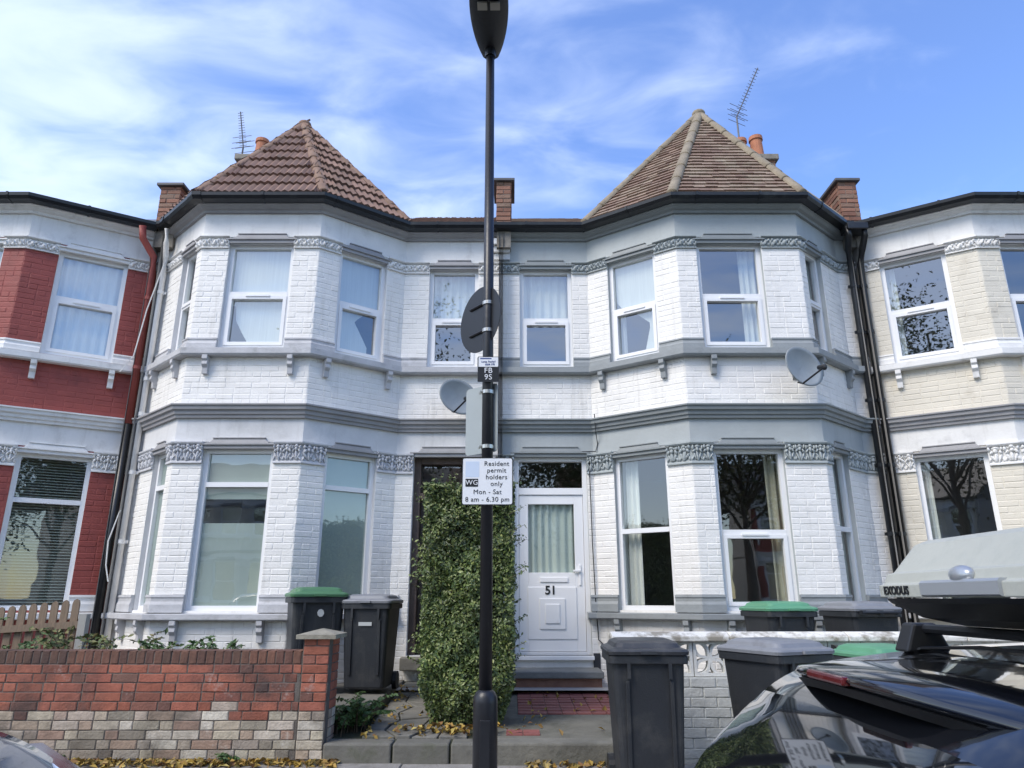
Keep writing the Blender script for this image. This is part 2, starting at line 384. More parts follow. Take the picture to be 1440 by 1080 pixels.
def upath(segs, u0, u1):    # facade sub-path between unrolled positions -> list of (seg, s0, s1), 2-D points
    out = []; pts = []; acc = 0
    for sg in segs:
        a, b = max(u0 - acc, 0), min(u1 - acc, sg.L)
        if b - a > 1e-6:
            out.append((sg, a, b))
            if not pts: pts.append(sg.P(a, 0, 0)[:2])
            pts.append(sg.P(b, 0, 0)[:2])
        acc += sg.L
    return out, pts
def capital(parent, parts, pts, z0, z1, m_, rich=True):
    mb = MB(); H = z1 - z0; lt, lb_ = (.035, .03) if rich else (.02, .016)
    mb.sweep(pts, [(-.01, z1 - lt), (.045, z1 - lt), (.06, z1 - lt * .5), (.06, z1), (-.01, z1)])
    mb.sweep(pts, [(-.01, z0), (.03, z0), (.03, z0 + lb_ * .6), (.02, z0 + lb_), (-.01, z0 + lb_)])
    mb.sweep(pts, [(-.01, z0 + lb_), (.012, z0 + lb_), (.016, z1 - lt), (-.01, z1 - lt)])
    lo, hi = z0 + lb_, z1 - lt; hh = hi - lo
    for sg, a, b in parts:
        n = max(1, round((b - a) / (.135 if rich else .12))); wd = (b - a) / n
        for k in range(n):
            u = a + (k + .5) * wd
            def e(du, dz, d, ru, rd, rz, rot=0):
                mb.ell(sg.M(u + (du + random.uniform(-.03, .03)) * wd, d, lo + (dz + random.uniform(-.03, .03)) * hh) @ Matrix.Rotation(rot + random.uniform(-.2, .2), 4, 'Y'), (ru * wd * random.uniform(.85, 1.2), rd, rz * hh * random.uniform(.85, 1.15)), 8, 5)
            j = random.uniform(-.05, .05)
            if rich:
                e(0, .34, .022, .13, .026, .34); e(0, .70, .034, .15, .026, .14); e(0, .9, .03, .2, .03, .1)
                for sgn in (-1, 1):
                    e(.24 * sgn, .30 + j, .018, .10, .024, .28, .45 * sgn); e(.30 * sgn, .62, .026, .13, .028, .15, -.5 * sgn)
                    e(.40 * sgn, .83, .03, .10, .034, .14); e(.40 * sgn, .16, .014, .09, .022, .15, -.4 * sgn); e(.18 * sgn, .84, .02, .09, .026, .1, .6 * sgn)
            else:
                e(0, .5, .02, .26, .03, .34, .5 + j); e(.0, .5, .034, .10, .032, .2)
                for sgn in (-1, 1):
                    e(.30 * sgn, .5 + .22 * sgn, .018, .19, .03, .2, .7 * sgn); e(.28 * sgn, .5 - .26 * sgn, .018, .13, .028, .18, -.5 * sgn); e(.45 * sgn, .45, .016, .07, .032, .26)
    return mb.build('capital', m_, parent, smooth=False)
def pier_base(parent, pts, z0, z1, m_):
    mb = MB(); h = z1 - z0
    mb.sweep(pts, [(-.01, z0), (.045, z0), (.045, z0 + h * .45), (.03, z0 + h * .62), (.03, z0 + h * .8), (.04, z0 + h * .86), (.036, z1), (-.01, z1)])
    return mb.build('pier_base', m_, parent)

# z levels of the terrace
ZS0, ZS1 = 1.05, 1.14        # ground sill
ZW0, ZW1 = 1.16, 3.09        # ground window
ZC0, ZC1 = 2.90, 3.17        # carved capitals
ZB1 = 3.47; ZT1 = 3.65       # band, string course
ZU0, ZU1 = 4.29, 4.41        # upper sill
ZV0, ZV1 = 4.42, 5.93        # upper window
ZD0, ZD1 = 5.85, 6.02        # upper frieze
ZE = 6.37                    # eaves moulding
ZG = .0                      # wall foot

def house(root, pts, gopen, uopen, mw, msill, mstr, mband, mcap, mbandu, mcapu, ground_sill, rails_g, rails_u, inner_g=None, inner_u=None, doors=(), brick_up_to=None, brackets_at=(), skip_gw=(), vents=(), glab=None):
    segs = [Seg(a, b) for a, b in zip(pts[:-1], pts[1:])]
    acc = [0]
    for s_ in segs: acc.append(acc[-1] + s_.L)
    wall = MB(); br = MB()
    for i, sg in enumerate(segs):
        holes = []
        if i in gopen: z0, z1 = (doors[i] if i in doors else (ZW0, ZW1)); holes.append((*gopen[i], z0, z1))
        if i in uopen: holes.append((*uopen[i], ZV0, ZV1))
        wall_with_holes(wall, sg, ZG, 6.5, holes)
        for h in holes:
            rv = MB(); reveals(rv, sg, h); rv.build('window_reveal', M_trimw if mw is not M_white else mband, root)
    wo = wall.build('wall', mw, root)
    # brickwork between the openings
    def intervals(op):
        out = []; u = 0
        for i in sorted(op):
            out.append((u, acc[i] + op[i][0])); u = acc[i] + op[i][1]
        out.append((u, acc[-1])); return [q for q in out if q[1] - q[0] > .02]
    gp, up_ = intervals(gopen), intervals(uopen)
    for i, sg in enumerate(segs):
        bricks(br, sg, 0, sg.L, ZT1, ZU0)
        if i not in doors: bricks(br, sg, 0, sg.L, .25, ZS0)
        else:
            a, b = gopen[i]; bricks(br, sg, 0, a, .25, ZS0); bricks(br, sg, b, sg.L, .25, ZS0)
    for iv in gp:
        parts, pp = upath(segs, *iv)
        for sg, a, b in parts: bricks(br, sg, a, b, ZS0, ZC0)
        capital(root, parts, pp, ZC0, ZC1, mcap)
    for iv in up_:
        parts, pp = upath(segs, *iv)
        for sg, a, b in parts: bricks(br, sg, a, b, ZU1, ZD0)
        capital(root, parts, pp, ZD0, ZD1, mcapu, rich=False)
        pier_base(root, pp, ZU1, ZU1 + .14, msill)
    br.build('brickwork', mw, wo, kind='stuff')
    u0, u1 = ground_sill
    for iv in gp:
        a, b = max(iv[0], u0), min(iv[1], u1)
        if b - a > .05: pier_base(root, upath(segs, a, b)[1], ZS1, ZS1 + .2, msill)
    # bands and mouldings, each swept right along the facade
    MB().sweep(pts, [(-.01, ZC1), (.012, ZC1), (.012, ZB1), (-.01, ZB1)]).build('render_band', mband, root)
    MB().sweep(pts, [(-.01, ZD1), (.012, ZD1), (.012, ZE), (-.01, ZE)]).build('eaves_band', mbandu, root)
    MB().sweep(pts, [(-.01, ZB1), (.05, ZB1), (.055, ZB1 + .035), (.075, ZB1 + .045), (.08, ZB1 + .085), (.11, ZB1 + .1), (.115, ZB1 + .14), (.135, ZB1 + .15), (.135, ZT1 - .012), (.02, ZT1 + .006), (-.01, ZT1 + .006)]).build('string_course', mstr, root)
    MB().sweep(pts, [(-.01, ZU0), (.10, ZU0), (.115, ZU0 + .02), (.115, ZU1 - .025), (-.13, ZU1 + .004), (-.13, ZU0 + .02)]).build('upper_sill', msill, root)
    gpts = upath(segs, *ground_sill)[1]
    MB().sweep(gpts, [(-.01, ZS0), (.105, ZS0), (.12, ZS0 + .015), (.12, ZS1 - .02), (-.13, ZS1 + .004), (-.13, ZS0 + .02)]).build('ground_sill', msill, root)
    MB().sweep(pts, [(-.01, ZE), (.05, ZE), (.06, ZE + .03), (.10, ZE + .045), (.13, ZE + .075), (.15, ZE + .08), (.15, ZE + .11), (-.01, ZE + .11)]).build('eaves_moulding', mstr if mw is M_white else M_trimw, root)
    gut = MB().sweep(pts, [(.14, ZE + .095), (.17, ZE + .085), (.25, ZE + .10), (.275, ZE + .14), (.28, ZE + .185), (.268, ZE + .185), (.262, ZE + .15), (.24, ZE + .12), (.17, ZE + .11), (.165, ZE + .185), (.14, ZE + .185)]).build('gutter', M_black, root)
    for u in np.arange(.35, acc[-1], .85):
        prt, q = upath(segs, u, u + .03); MB().sweep(q, [(.15, ZE + .08), (.255, ZE + .092), (.284, ZE + .14), (.289, ZE + .19), (.281, ZE + .19), (.276, ZE + .14), (.25, ZE + .1), (.15, ZE + .09)]).build('gutter_clip', M_black, gut)
    for i, s_, lev in brackets_at:
        bracket(root, segs[i], s_, ZU0 if lev else ZS0, msill)
    for i in gopen:
        sg = segs[i]
        if i in doors or i in skip_gw: continue
        h = (*gopen[i], ZW0, ZW1)
        window(root, sg, h, rails_g.get(i, .5), sashes=(i in vents), gl=M_glassd, inner=(inner_g or {}).get(i), top_vent=i in vents)
        hood(root, sg, h, mstr)
    for i in uopen:
        sg = segs[i]; h = (*uopen[i], ZV0, ZV1)
        window(root, sg, h, rails_u.get(i, .5), gl=M_glass, inner=(inner_u or {}).get(i), top_vent=True)
        hood(root, sg, h, mstr)
    # closed shell behind: rooms, floors and back wall
    x0, x1 = pts[0][0] + .03, pts[-1][0] - .03
    MB().box(x0, x1, 9.75, 13.4, 3.42, 3.5).build('upper_floor', M_room, root)
    sh = MB(); yb = 13.5
    sh.quad((x0, 9.3, 0), (x0, yb, 0), (x0, yb, 6.5), (x0, 9.3, 6.5)); sh.quad((x1, 9.3, 0), (x1, yb, 0), (x1, yb, 6.5), (x1, 9.3, 6.5))
    sh.quad((x0, yb, 0), (x1, yb, 0), (x1, yb, 6.5), (x0, yb, 6.5)); sh.quad((x0, 8.7, .3), (x1, 8.7, .3), (x1, yb, .3), (x0, yb, .3))
    lid = [(p[0], p[1], 6.47) for p in pts] + [(x1, yb, 6.47), (x0, yb, 6.47)]
    sh.add(lid, [tuple(range(len(lid)))])
    for j in range(1, len(pts) - 1): pass
    mid = (x0 + x1) / 2 + (1.0 if root['label'].find('51') >= 0 else -.2)
    sh.build('inner_walls', M_room, root)
    return segs

def roof_main(root, x0, x1, m_, tiles=None, name='roof'):
    e = (9.25, 6.53); r = (13.5, 9.05)
    mb = MB(); mb.quad((x0, e[0], e[1]), (x1, e[0], e[1]), (x1, r[0], r[1]), (x0, r[0], r[1])); mb.quad((x0, r[0], r[1]), (x1, r[0], r[1]), (x1, 17.7, 6.5), (x0, 17.7, 6.5))
    mb.quad((x0, 9.25, 6.5), (x0, 13.5, 9.02), (x0, 17.7, 6.48), (x0, 17.7, 6.4)); mb.quad((x1, 9.25, 6.5), (x1, 13.5, 9.02), (x1, 17.7, 6.48), (x1, 17.7, 6.4))
    return mb.build(name, m_, root)

def tri_face(A, B, T):      # roof triangle: eaves A->B, apex T; returns origin, s-dir, up-dir, normal, width, apex s, slope length
    A, B, T = map(Vector, (A, B, T)); s = (B - A).normalized(); w_ = (B - A).length; sa = (T - A).dot(s); up = (T - A - s * sa); h = up.length; up = up / h
    n = s.cross(up); return A, s, up, n, w_, sa, h
def roman_mesh(wt=.30, lt=.36):
    prof = []; n = 12
    for i in range(n + 1):
        x = -wt / 2 + wt * i / n; ph = (i % 4) / 4
        prof.append((x, .028 * (1 if i % 4 in (0,) else (.55 if i % 4 in (1, 3) else 0))))
    mb = MB(); rows = []
    for y, dz in ((0, .045), (lt, .0)):
        rows.append([(x, y, z + dz) for x, z in prof])
    rows.insert(0, [(x, 0, z * .6 + .002) for x, z in prof])
    mb.rings(rows, cap=False, closed=False)
    me = bpy.data.meshes.new('tile'); me.from_pydata(mb.v, [], mb.f); me.materials.append(M_roman); return me
def roman_tiles(parent, A, B, T, me, gauge=.285, wt=.30):
    O, s, up, n, w_, sa, h = tri_face(A, B, T); k = 0
    while k * gauge < h - .1:
        y = k * gauge; f = 1 - (y + .1) / h
        a = sa * (1 - f); b = w_ - (w_ - sa) * (1 - f)
        c0 = w_ / 2 % wt
        j0 = math.floor((a - c0) / wt) ; 
        j = j0
        while c0 + j * wt < b + wt:
            c = c0 + j * wt; lo, hi = max(c - wt / 2, a - .02), min(c + wt / 2, b + .02)
            if hi - lo > .04:
                cc = (lo + hi) / 2; p = O + s * cc + up * (y + random.uniform(-.012, .008)) + n * (.012 + random.uniform(0, .01))
                M = Matrix(((s.x, up.x, n.x, p.x), (s.y, up.y, n.y, p.y), (s.z, up.z, n.z, p.z), (0, 0, 0, 1))) @ Matrix.Diagonal(((hi - lo) / wt, 1, 1, 1))
                inst(me, 'tile', parent, M)
            j += 1
        k += 1
def plain_tiles(mb, A, B, T, gauge=.098, wt=.165):
    O, s, up, n, w_, sa, h = tri_face(A, B, T); k = 0
    while k * gauge < h - .06:
        y = k * gauge; f = 1 - (y + .04) / h; a = sa * (1 - f); b = w_ - (w_ - sa) * (1 - f)
        u = a - random.random() * .16
        while u < b:
            lo, hi = max(u, a), min(u + wt - .004, b)
            if hi - lo > .02:
                l = .034 + random.uniform(-.005, .008); y0 = y + random.uniform(-.006, .006); y1 = y + gauge * 1.3
                q = lambda x, yy, d: O + s * x + up * yy + n * d
                mb.add([q(lo, y0, .002), q(hi, y0, .002), q(hi, y0, l), q(lo, y0, l), q(hi, y1, .006), q(lo, y1, .006)], [(0, 1, 2, 3), (3, 2, 4, 5), (1, 4, 2), (0, 3, 5)])
            u += wt
        k += 1
def hip_line(parent, P, Q, m_, r=.085, ln=.40, name='hip_tile'):
    P, Q = Vector(P), Vector(Q); d = (Q - P); L = d.length; d /= L
    side = d.cross(Vector((0, 0, 1))).normalized(); up = side.cross(d)
    me = None; k = 0
    while k * ln < L:
        l2 = min(ln * 1.06, L - k * ln + .02)
        if me is None:
            mb = MB(); rings = []
            for y, rr in ((0, r * 1.10), (.03, r * 1.10), (ln * 1.06, r * .97)):
                rings.append([(rr * math.cos(a), y, rr * math.sin(a) * .8 - .01) for a in np.linspace(-.25, math.pi + .25, 9)])
            mb.rings(rings, cap=True, closed=False)
            me = bpy.data.meshes.new(name); me.from_pydata([tuple(v) for v in mb.v], [], mb.f); me.materials.append(m_)
            me.polygons.foreach_set('use_smooth', [True] * len(me.polygons))
        p = P + d * (k * ln); tw = random.uniform(-.03, .03)
        M = Matrix(((side.x, d.x, up.x, p.x), (side.y, d.y, up.y, p.y), (side.z, d.z, up.z, p.z), (0, 0, 0, 1))) @ Matrix.Rotation(tw, 4, 'Y') @ Matrix.Diagonal((1, l2 / (ln * 1.06), 1, 1))
        inst(me, name, parent, M); k += 1

def offset_pts(pts, d):
    out = []
    for i, p in enumerate(pts):
        ns = []
        for a, b in ((i - 1, i), (i, i + 1)):
            if a < 0 or b >= len(pts): continue
            v = Vector((pts[b][0] - pts[a][0], pts[b][1] - pts[a][1])).normalized(); ns.append(Vector((v.y, -v.x)))
        m = ns[0] if len(ns) == 1 else (ns[0] + ns[1]) / (1 + ns[0].dot(ns[1])); out.append((p[0] + m.x * d, p[1] + m.y * d))
    return out
def turret(root, bay, apex, style, m_hip, hr_=.08):
    """bay: four facade points; pyramid roof over it, running back into the main slope"""
    e = offset_pts([(bay[0][0] - .5, bay[0][1])] + bay + [(bay[3][0] + .5, bay[3][1])], .22)[1:5]
    E = [Vector((x, y, 6.53)) for x, y in e]; T = Vector(apex); Rb = Vector((apex[0], 9.25 + (apex[2] - 6.53) / .593, apex[2]))
    mb = MB(); mb.add([*E, T, Rb], [(0, 1, 4), (1, 2, 4), (2, 3, 4), (3, 5, 4), (0, 4, 5)])
    rf = mb.build('turret_roof', M_mortar, root)
    if style == 'roman':
        me = roman_mesh()
        for a, b in ((0, 1), (1, 2), (2, 3)): roman_tiles(rf, E[a], E[b], T, me)
    else:
        tb = MB()
        for a, b in ((0, 1), (1, 2), (2, 3)): plain_tiles(tb, E[a], E[b], T)
        tb.build('plain_tiles', M_plain, rf, kind='stuff')
    for q in E: hip_line(rf, q + Vector((0, 0, .03)) + (T - q) * .01, T + Vector((0, 0, .03)), m_hip, hr_)
    cap = MB(); cap.ell(Matrix.Translation(T + Vector((0, .02, .03))), (.11, .11, .08), 10, 6); cap.build('apex_cap', m_hip, rf, smooth=True)
    hip_line(rf, T + Vector((0, .02, .02)), Rb + Vector((0, 0, .02)), m_hip, hr_)
    return rf
def strip_tiles(root, x0, x1, style, name='roof_tiles'):
    tb = MB(); ang = math.atan2(9.05 - 6.53, 4.25); up = Vector((0, math.cos(ang), math.sin(ang))); n = Vector((0, -math.sin(ang), math.cos(ang)))
    g, wt = (.285, .30) if style == 'roman' else (.1, .165)
    for k in range(int(4.9 / g) if style == 'roman' else 48):
        x = x0 - random.random() * wt
        while x < x1:
            lo, hi = max(x, x0), min(x + wt - .004, x1)
            if hi - lo > .02:
                O = Vector((0, 9.25, 6.53)) + up * (k * g)
                if style == 'roman':
                    m = 7; pr = [(lo + (hi - lo) * i / m, .02 * (1 if i % 3 == 0 else .2)) for i in range(m + 1)]
                    rows = [[Vector((px_, 0, 0)) + O + up * yy + n * (q + dz) for px_, q in pr] for yy, dz in ((0, .01), (0, .035), (g * 1.15, .008))]
                    tb.rings(rows, cap=False, closed=False)
                else:
                    l = .022 + random.uniform(-.004, .005); q = lambda xx, yy, d: Vector((xx, 0, 0)) + O + up * yy + n * d
                    tb.add([q(lo, 0, .002), q(hi, 0, .002), q(hi, 0, l), q(lo, 0, l), q(hi, g * 1.3, .006), q(lo, g * 1.3, .006)], [(0, 1, 2, 3), (3, 2, 4, 5), (1, 4, 2), (0, 3, 5)])
            x += wt
    return tb.build(name, M_romani if style == 'roman' else M_plain, root, kind='stuff')
def upstand(x, w_, m_side, label, zt=7.28, y0=9.32, y1=9.92):
    o = empty('party_wall_parapet', (x, y0, 6.4), label, 'parapet', 'brick party wall parapets above the gutters')
    core = MB(); core.box(x - w_ / 2 + .008, x + w_ / 2 - .008, y0 + .008, y1, 6.2, zt); core.build('core', m_side, o)
    br = MB(); bricks(br, Seg((x - w_ / 2, y0 + .008), (x + w_ / 2, y0 + .008)), 0, w_, 6.5, zt, .01, .006)
    bricks(br, Seg((x - w_ / 2 + .008, y1), (x - w_ / 2 + .008, y0)), 0, y1 - y0, 6.5, zt, .008, .006); bricks(br, Seg((x + w_ / 2 - .008, y0), (x + w_ / 2 - .008, y1)), 0, y1 - y0, 6.5, zt, .008, .006)
    br.build('brickwork', M_brickr, o, kind='stuff')
    c = MB(); c.box(x - w_ / 2 - .05, x + w_ / 2 + .05, y0 - .05, y1 + .02, zt, zt + .045); c.build('coping', M_slate, o, bevel=.008)
    return o

# ------------------------------------------------------------------ ground
M_asph = mat('asphalt', (.05, .05, .052), .9, .8, 60, .15, 5)
M_pav = mat('concrete paving slab', rough=.9, bump=.5, bscale=60, var=.15, vscale=5, rand=[(0, (.20, .19, .175)), (1, (.27, .255, .235))], dirt=(.12, .115, .10), dscale=3)
M_kerb = mat('granite kerb', (.24, .235, .23), .85, .6, 80, .15, 8)
M_soil = mat('garden soil', (.05, .042, .03), .95, .9, 30, .3, 6)
M_conc = mat('stained concrete', (.15, .145, .12), .9, .6, 30, .25, 3, dirt=(.04, .045, .03), dscale=2.2, dlo=.45, dhi=.7)
M_stone = mat('crazy paving stone', rough=.85, bump=.6, bscale=25, var=.2, vscale=6, rand=[(0, (.12, .118, .10)), (.5, (.20, .19, .165)), (1, (.15, .15, .135))], dirt=(.06, .068, .035), dscale=3)
M_quarry = mat('red quarry tile', rough=.7, bump=.3, bscale=30, var=.12, vscale=6, rand=[(0, (.20, .062, .055)), (1, (.26, .09, .078))], dirt=(.09, .06, .05), dscale=4)
M_moss = mat('mossy joint', (.04, .045, .025), .95, .8, 40, .3, 8)
def struct(o): o['kind'] = 'structure'; return o
ZR = -.13
struct(MB().quad((-900, -900, ZR - .02), (900, -900, ZR - .02), (900, 900, ZR - .02), (-900, 900, ZR - .02)).build('ground', M_asph))
struct(MB().quad((-60, -4.3, ZR), (60, -4.3, ZR), (60, 3.3, ZR), (-60, 3.3, ZR)).build('road', M_asph))
pv = MB(); pv.box(-60, 60, 3.45, 6.5, ZR - .01, -.012); pv.box(-60, 60, -7.5, -4.45, ZR - .01, -.012); pv = struct(pv.build('pavement', M_moss))
kb = MB(); 
for k in range(-8, 9): kb.box(k * .92 - .455, k * .92 + .455, 3.3, 3.448, ZR - .01, .0)
kb.box(-60, -7.9, 3.3, 3.448, ZR - .01, 0); kb.box(7.9, 60, 3.3, 3.448, ZR - .01, 0); kb.box(-60, 60, -4.448, -4.3, ZR - .01, 0)
struct(kb.build('kerb', M_kerb, bevel=.015))
slab = MB(); slab.box(-.297, .297, -.447, .447, -.03, 0); slab = slab.build('paving_slab', M_pav, pv, bevel=.006)
slab.matrix_basis = Matrix.Translation((-5.4, 6.04, 0))
for i in range(21):
    for j in range(3):
        if i == 0 and j == 0: continue
        inst(slab, 'paving_slab', pv, Matrix.Translation((-5.4 + i * .6, 6.04 - j * .9 - (.0), random.uniform(-.004, .003)))).modifiers.new('b', 'BEVEL').width = .006

# gardens and paths (behind the boundary, Y > 6.5)
gl = struct(MB().box(-12, -1.62, 6.7, 9.6, -.1, .26).build('garden_soil', M_soil))
gr = struct(MB().hexa([(1.12, 6.7, -.1), (12, 6.7, -.1), (12, 9.6, -.1), (1.12, 9.6, -.1), (1.12, 6.7, .17), (12, 6.7, .17), (12, 9.6, .3), (1.12, 9.6, .3)]).build('garden_concrete', M_conc))
pt = struct(MB().hexa([(-1.62, 6.5, -.1), (-.2, 6.5, -.1), (-.2, 9.6, -.1), (-1.62, 9.6, -.1), (-1.62, 6.5, .125), (-.2, 6.5, .125), (-.2, 9.6, .32), (-1.62, 9.6, .32)]).build('crazy_paving_path', M_moss))
def zp(y): return .125 + (y - 6.5) * .195 / 3.1
rs = random.Random(5); NX, NY = 4, 11; gx = {}
for i in range(NX + 1):
    for j in range(NY + 1):
        gx[i, j] = (-1.30 + .92 * i / NX + (rs.uniform(-.085, .085) if 0 < i < NX else 0), 6.72 + 2.6 * j / NY + (rs.uniform(-.085, .085) if 0 < j < NY else 0))
for i in range(NX):
    for j in range(NY):
        c = [gx[i, j], gx[i + 1, j], gx[i + 1, j + 1], gx[i, j + 1]]; cx = sum(p[0] for p in c) / 4; cy = sum(p[1] for p in c) / 4
        q = [(cx + (x - cx) * .93, cy + (y - cy) * .94) for x, y in c]; h = rs.uniform(.018, .03)
        m = MB(); m.hexa([(x, y, zp(y) - .01) for x, y in q] + [(x, y, zp(y) + h) for x, y in q]); m.build('paving_stone', M_stone, pt, bevel=.008)
for k, (x0, x1) in enumerate(((-1.56, -1.0), (-.985, -.52), (-.505, -.16))):
    MB().box(x0, x1, 6.47, 6.70, -.05, .15).build('threshold_stone', M_stone, pt, bevel=.015)
bs = MB()
for k in range(4): 
    y0 = 7.0 + k * .62; m = MB(); m.hexa([(-2.7, y0, .2), (-1.33 + .0 * k, y0, .2), (-1.33, y0 + .61, .2), (-2.7, y0 + .61, .2), (-2.7, y0, .335), (-1.33, y0, .335), (-1.33, y0 + .61, .335), (-2.7, y0 + .61, .335)]); m.build('bin_slab', M_stone, gl, bevel=.01)
# right-hand entrance: threshold, concrete, quarry tiles, steps
en = struct(MB().hexa([(-.2, 6.62, -.1), (1.12, 6.62, -.1), (1.12, 9.6, -.1), (-.2, 9.6, -.1), (-.2, 6.62, .15), (1.12, 6.62, .15), (1.12, 9.6, .29), (-.2, 9.6, .29)]).build('entrance_concrete', M_conc))
MB().box(-.14, 1.1, 6.42, 6.66, -.05, .165).build('threshold_stone', mat('pale threshold stone', (.17, .165, .14), .9, .7, 30, .25, 4, dirt=(.07, .075, .05), dscale=3), en, bevel=.02)
def ze(y): return .15 + (y - 6.62) * .14 / 2.98
for i in range(7):
    for j in range(9):
        x = .06 + i * .147; y = 7.66 + j * .147; z = ze(y)
        m = MB(); m.box(x, x + .142, y, y + .142, z - .01, z + .012 + rs.uniform(-.002, .003)); m.build('quarry_tile', M_quarry, en, bevel=.004)
for i in range(2):
    for j in range(2): m = MB(); m.box(-.05 + .15 * i, .095 + .15 * i, 6.78 + j * .12, 6.89 + j * .12, ze(6.8) - .01, ze(6.8) + .012); m.build('quarry_tile', M_quarry, en, bevel=.004)
MB().box(.03, 1.06, 8.99, 9.52, .2, .40).build('step_riser', M_brickr, en)
MB().box(.01, 1.08, 8.93, 9.5, .40, .475).build('door_step', mat('worn step stone', (.21, .21, .19), .85, .5, 30, .2, 5), en, bevel=.012)

# ------------------------------------------------------------------ the four houses
# 49: white with pale grey trim
h49 = empty('terraced_house', (-2.6, 9.5, 0), 'white painted brick house with pale grey trim and brown pantiled turret roof', 'house')
P49 = [(-5.13, 9.47), (-5.0, 9.45), (-4.207, 8.7), (-2.62, 8.7), (-1.571, 9.5), (-.16, 9.5)]
g49 = {1: (.48, .94), 2: (.367, 1.247), 3: (.317, 1.03), 4: (.241, 1.241)}
u49 = {1: (.48, .94), 2: (.367, 1.247), 3: (.317, 1.03), 4: (.369, 1.081)}
L49 = .131 + 1.092 + 1.587 + 1.319
DOOR = (.61, 3.14)
figs = curtain(M_net, 0, 1, 0, 1, 7)
s49 = house(h49, P49, g49, u49, M_white, M_sill49, M_str49, M_band49, M_cap49, M_trimw, M_trimw, (0.0, L49 + .12), {1: .23, 2: .23, 3: .23}, {1: .5, 2: .48, 3: .5, 4: .52},
    inner_g={1: flat_blind(M_frost, dd=-.108), 2: multi(flat_blind(M_frost, 0, .53, dd=-.108), flat_blind(M_frost, .69, 1, dd=-.108)), 3: flat_blind(M_frost, dd=-.108)},
    inner_u={2: net_sheet([(-.04, 1.03), (-.04, .43), (.09, .42), (.12, .27), (.24, .15), (.33, .07), (.40, -.03), (1.04, -.03), (1.04, 1.03)]), 3: net_sheet([(-.04, -.03), (.80, -.03), (.80, .12), (.62, .25), (.46, .36), (.54, .40), (.72, .47), (.9, .49), (1.04, .57), (1.04, 1.03), (-.04, 1.03)]), 4: curtain(M_net, 0, 1, .5, 1, 6), 1: figs},
    doors={4: DOOR}, brackets_at=[(1, .15, 1), (1, .85, 1), (2, .27, 1), (2, 1.36, 1), (3, .22, 1), (3, 1.12, 1), (1, .3, 0), (1, .9, 0), (2, .30, 0), (2, 1.3, 0), (3, .2, 0), (3, 1.1, 0)])
roof_main(h49, -5.2, -.16, M_mortar); strip_tiles(h49, -1.9, -.25, 'roman')
turret(h49, [P49[1], P49[2], P49[3], P49[4]], (-3.41, 9.93, 8.72), 'roman', M_hipr)
# recessed old door behind the hedge
sg = s49[4]; a, b = g49[4]
dm = MB()
for x0, x1, z0, z1 in ((a, a + .09, *DOOR), (b - .09, b, *DOOR), (a + .09, b - .09, DOOR[1] - .09, DOOR[1]), (a + .09, b - .09, 2.58, 2.66)): sg.box(dm, x0, x1, -.25, -.1, z0, z1)
df = dm.build('door_frame', M_frame_br, h49, bevel=.006)
dl = MB(); sg.box(dl, a + .09, b - .09, -.24, -.19, DOOR[0], 2.58)
for x0, x1 in ((a + .18, a + .47), (a + .54, b - .18)):
    for z0, z1 in ((.8, 1.4), (1.6, 2.45)): sg.box(dl, x0, x1, -.2, -.175, z0, z1)
dl = dl.build('door', mat('dark brown door paint', (.035, .025, .02), .45, .2, 20), h49, bevel=.008)
MB().quad(sg.P(a + .09, -.2, 2.66), sg.P(b - .09, -.2, 2.66), sg.P(b - .09, -.2, 3.05), sg.P(a + .09, -.2, 3.05)).build('fanlight', M_glassd, df)
hood(h49, sg, (a, b, *DOOR), M_str49)
ds = MB(); sg.box(ds, a - .05, b + .05, -.3, .2, .45, .6); ds.build('door_step', M_stone, h49, bevel=.012)

# 51: white with sage grey trim
h51 = empty('terraced_house', (2.4, 9.5, 0), 'white painted brick house with sage grey trim and mottled plain-tiled turret roof', 'house')
P51 = [(-.16, 9.5), (1.104, 9.5), (2.231, 8.7), (3.89, 8.7), (4.75, 9.45), (4.95, 9.47)]
g51 = {0: (.19, 1.17), 1: (.30, 1.06), 2: (.27, 1.15), 3: (.16, .62)}
u51 = {0: (.272, 1.03), 1: (.33, 1.06), 2: (.27, 1.15), 3: (.16, .62)}
L51 = 1.264
s51 = house(h51, P51, g51, u51, M_white, M_sill51, M_str51, M_band51, M_cap51, M_band51u, M_cap51, (L51 - .14, L51 + 1.382 + 1.659 + 1.141), {1: .5, 2: .53, 3: .5}, {0: .52, 1: .5, 2: .5, 3: .5},
    inner_g={1: curtain(M_net, 0, .3, 0, 1, 3), 2: curtain(mat('beige curtain', (.42, .39, .30), .9), .82, 1, 0, 1, 2), 3: flat_blind(M_greencurtain)},
    inner_u={0: curtain(M_net, 0, 1, .45, 1, 6), 1: multi(curtain(M_net, 0, .16, 0, 1, 2, dd=-.2), net_sheet([(1.04, -.03), (1.04, 1.03), (-.04, 1.03), (.0, .62), (.12, .55), (.30, .51), (.46, .46), (.78, .33), (.78, .28), (.60, -.03)])), 2: curtain(M_net, .74, 1, 0, 1, 3), 3: flat_blind(M_greencurtain)},
    doors={0: DOOR}, vents=(2,), brackets_at=[(1, .2, 1), (1, 1.1, 1), (2, .36, 1), (2, 1.45, 1), (3, .12, 1), (3, .95, 1), (1, .3, 0), (1, 1.2, 0), (2, .3, 0), (2, 1.3, 0), (3, .3, 0)])
roof_main(h51, -.16, 5.0, M_mortar); strip_tiles(h51, -.05, 1.4, 'plain')
turret(h51, [P51[1], P51[2], P51[3], P51[4]], (3.06, 9.85, 8.87), 'plain', M_hipp, .072)
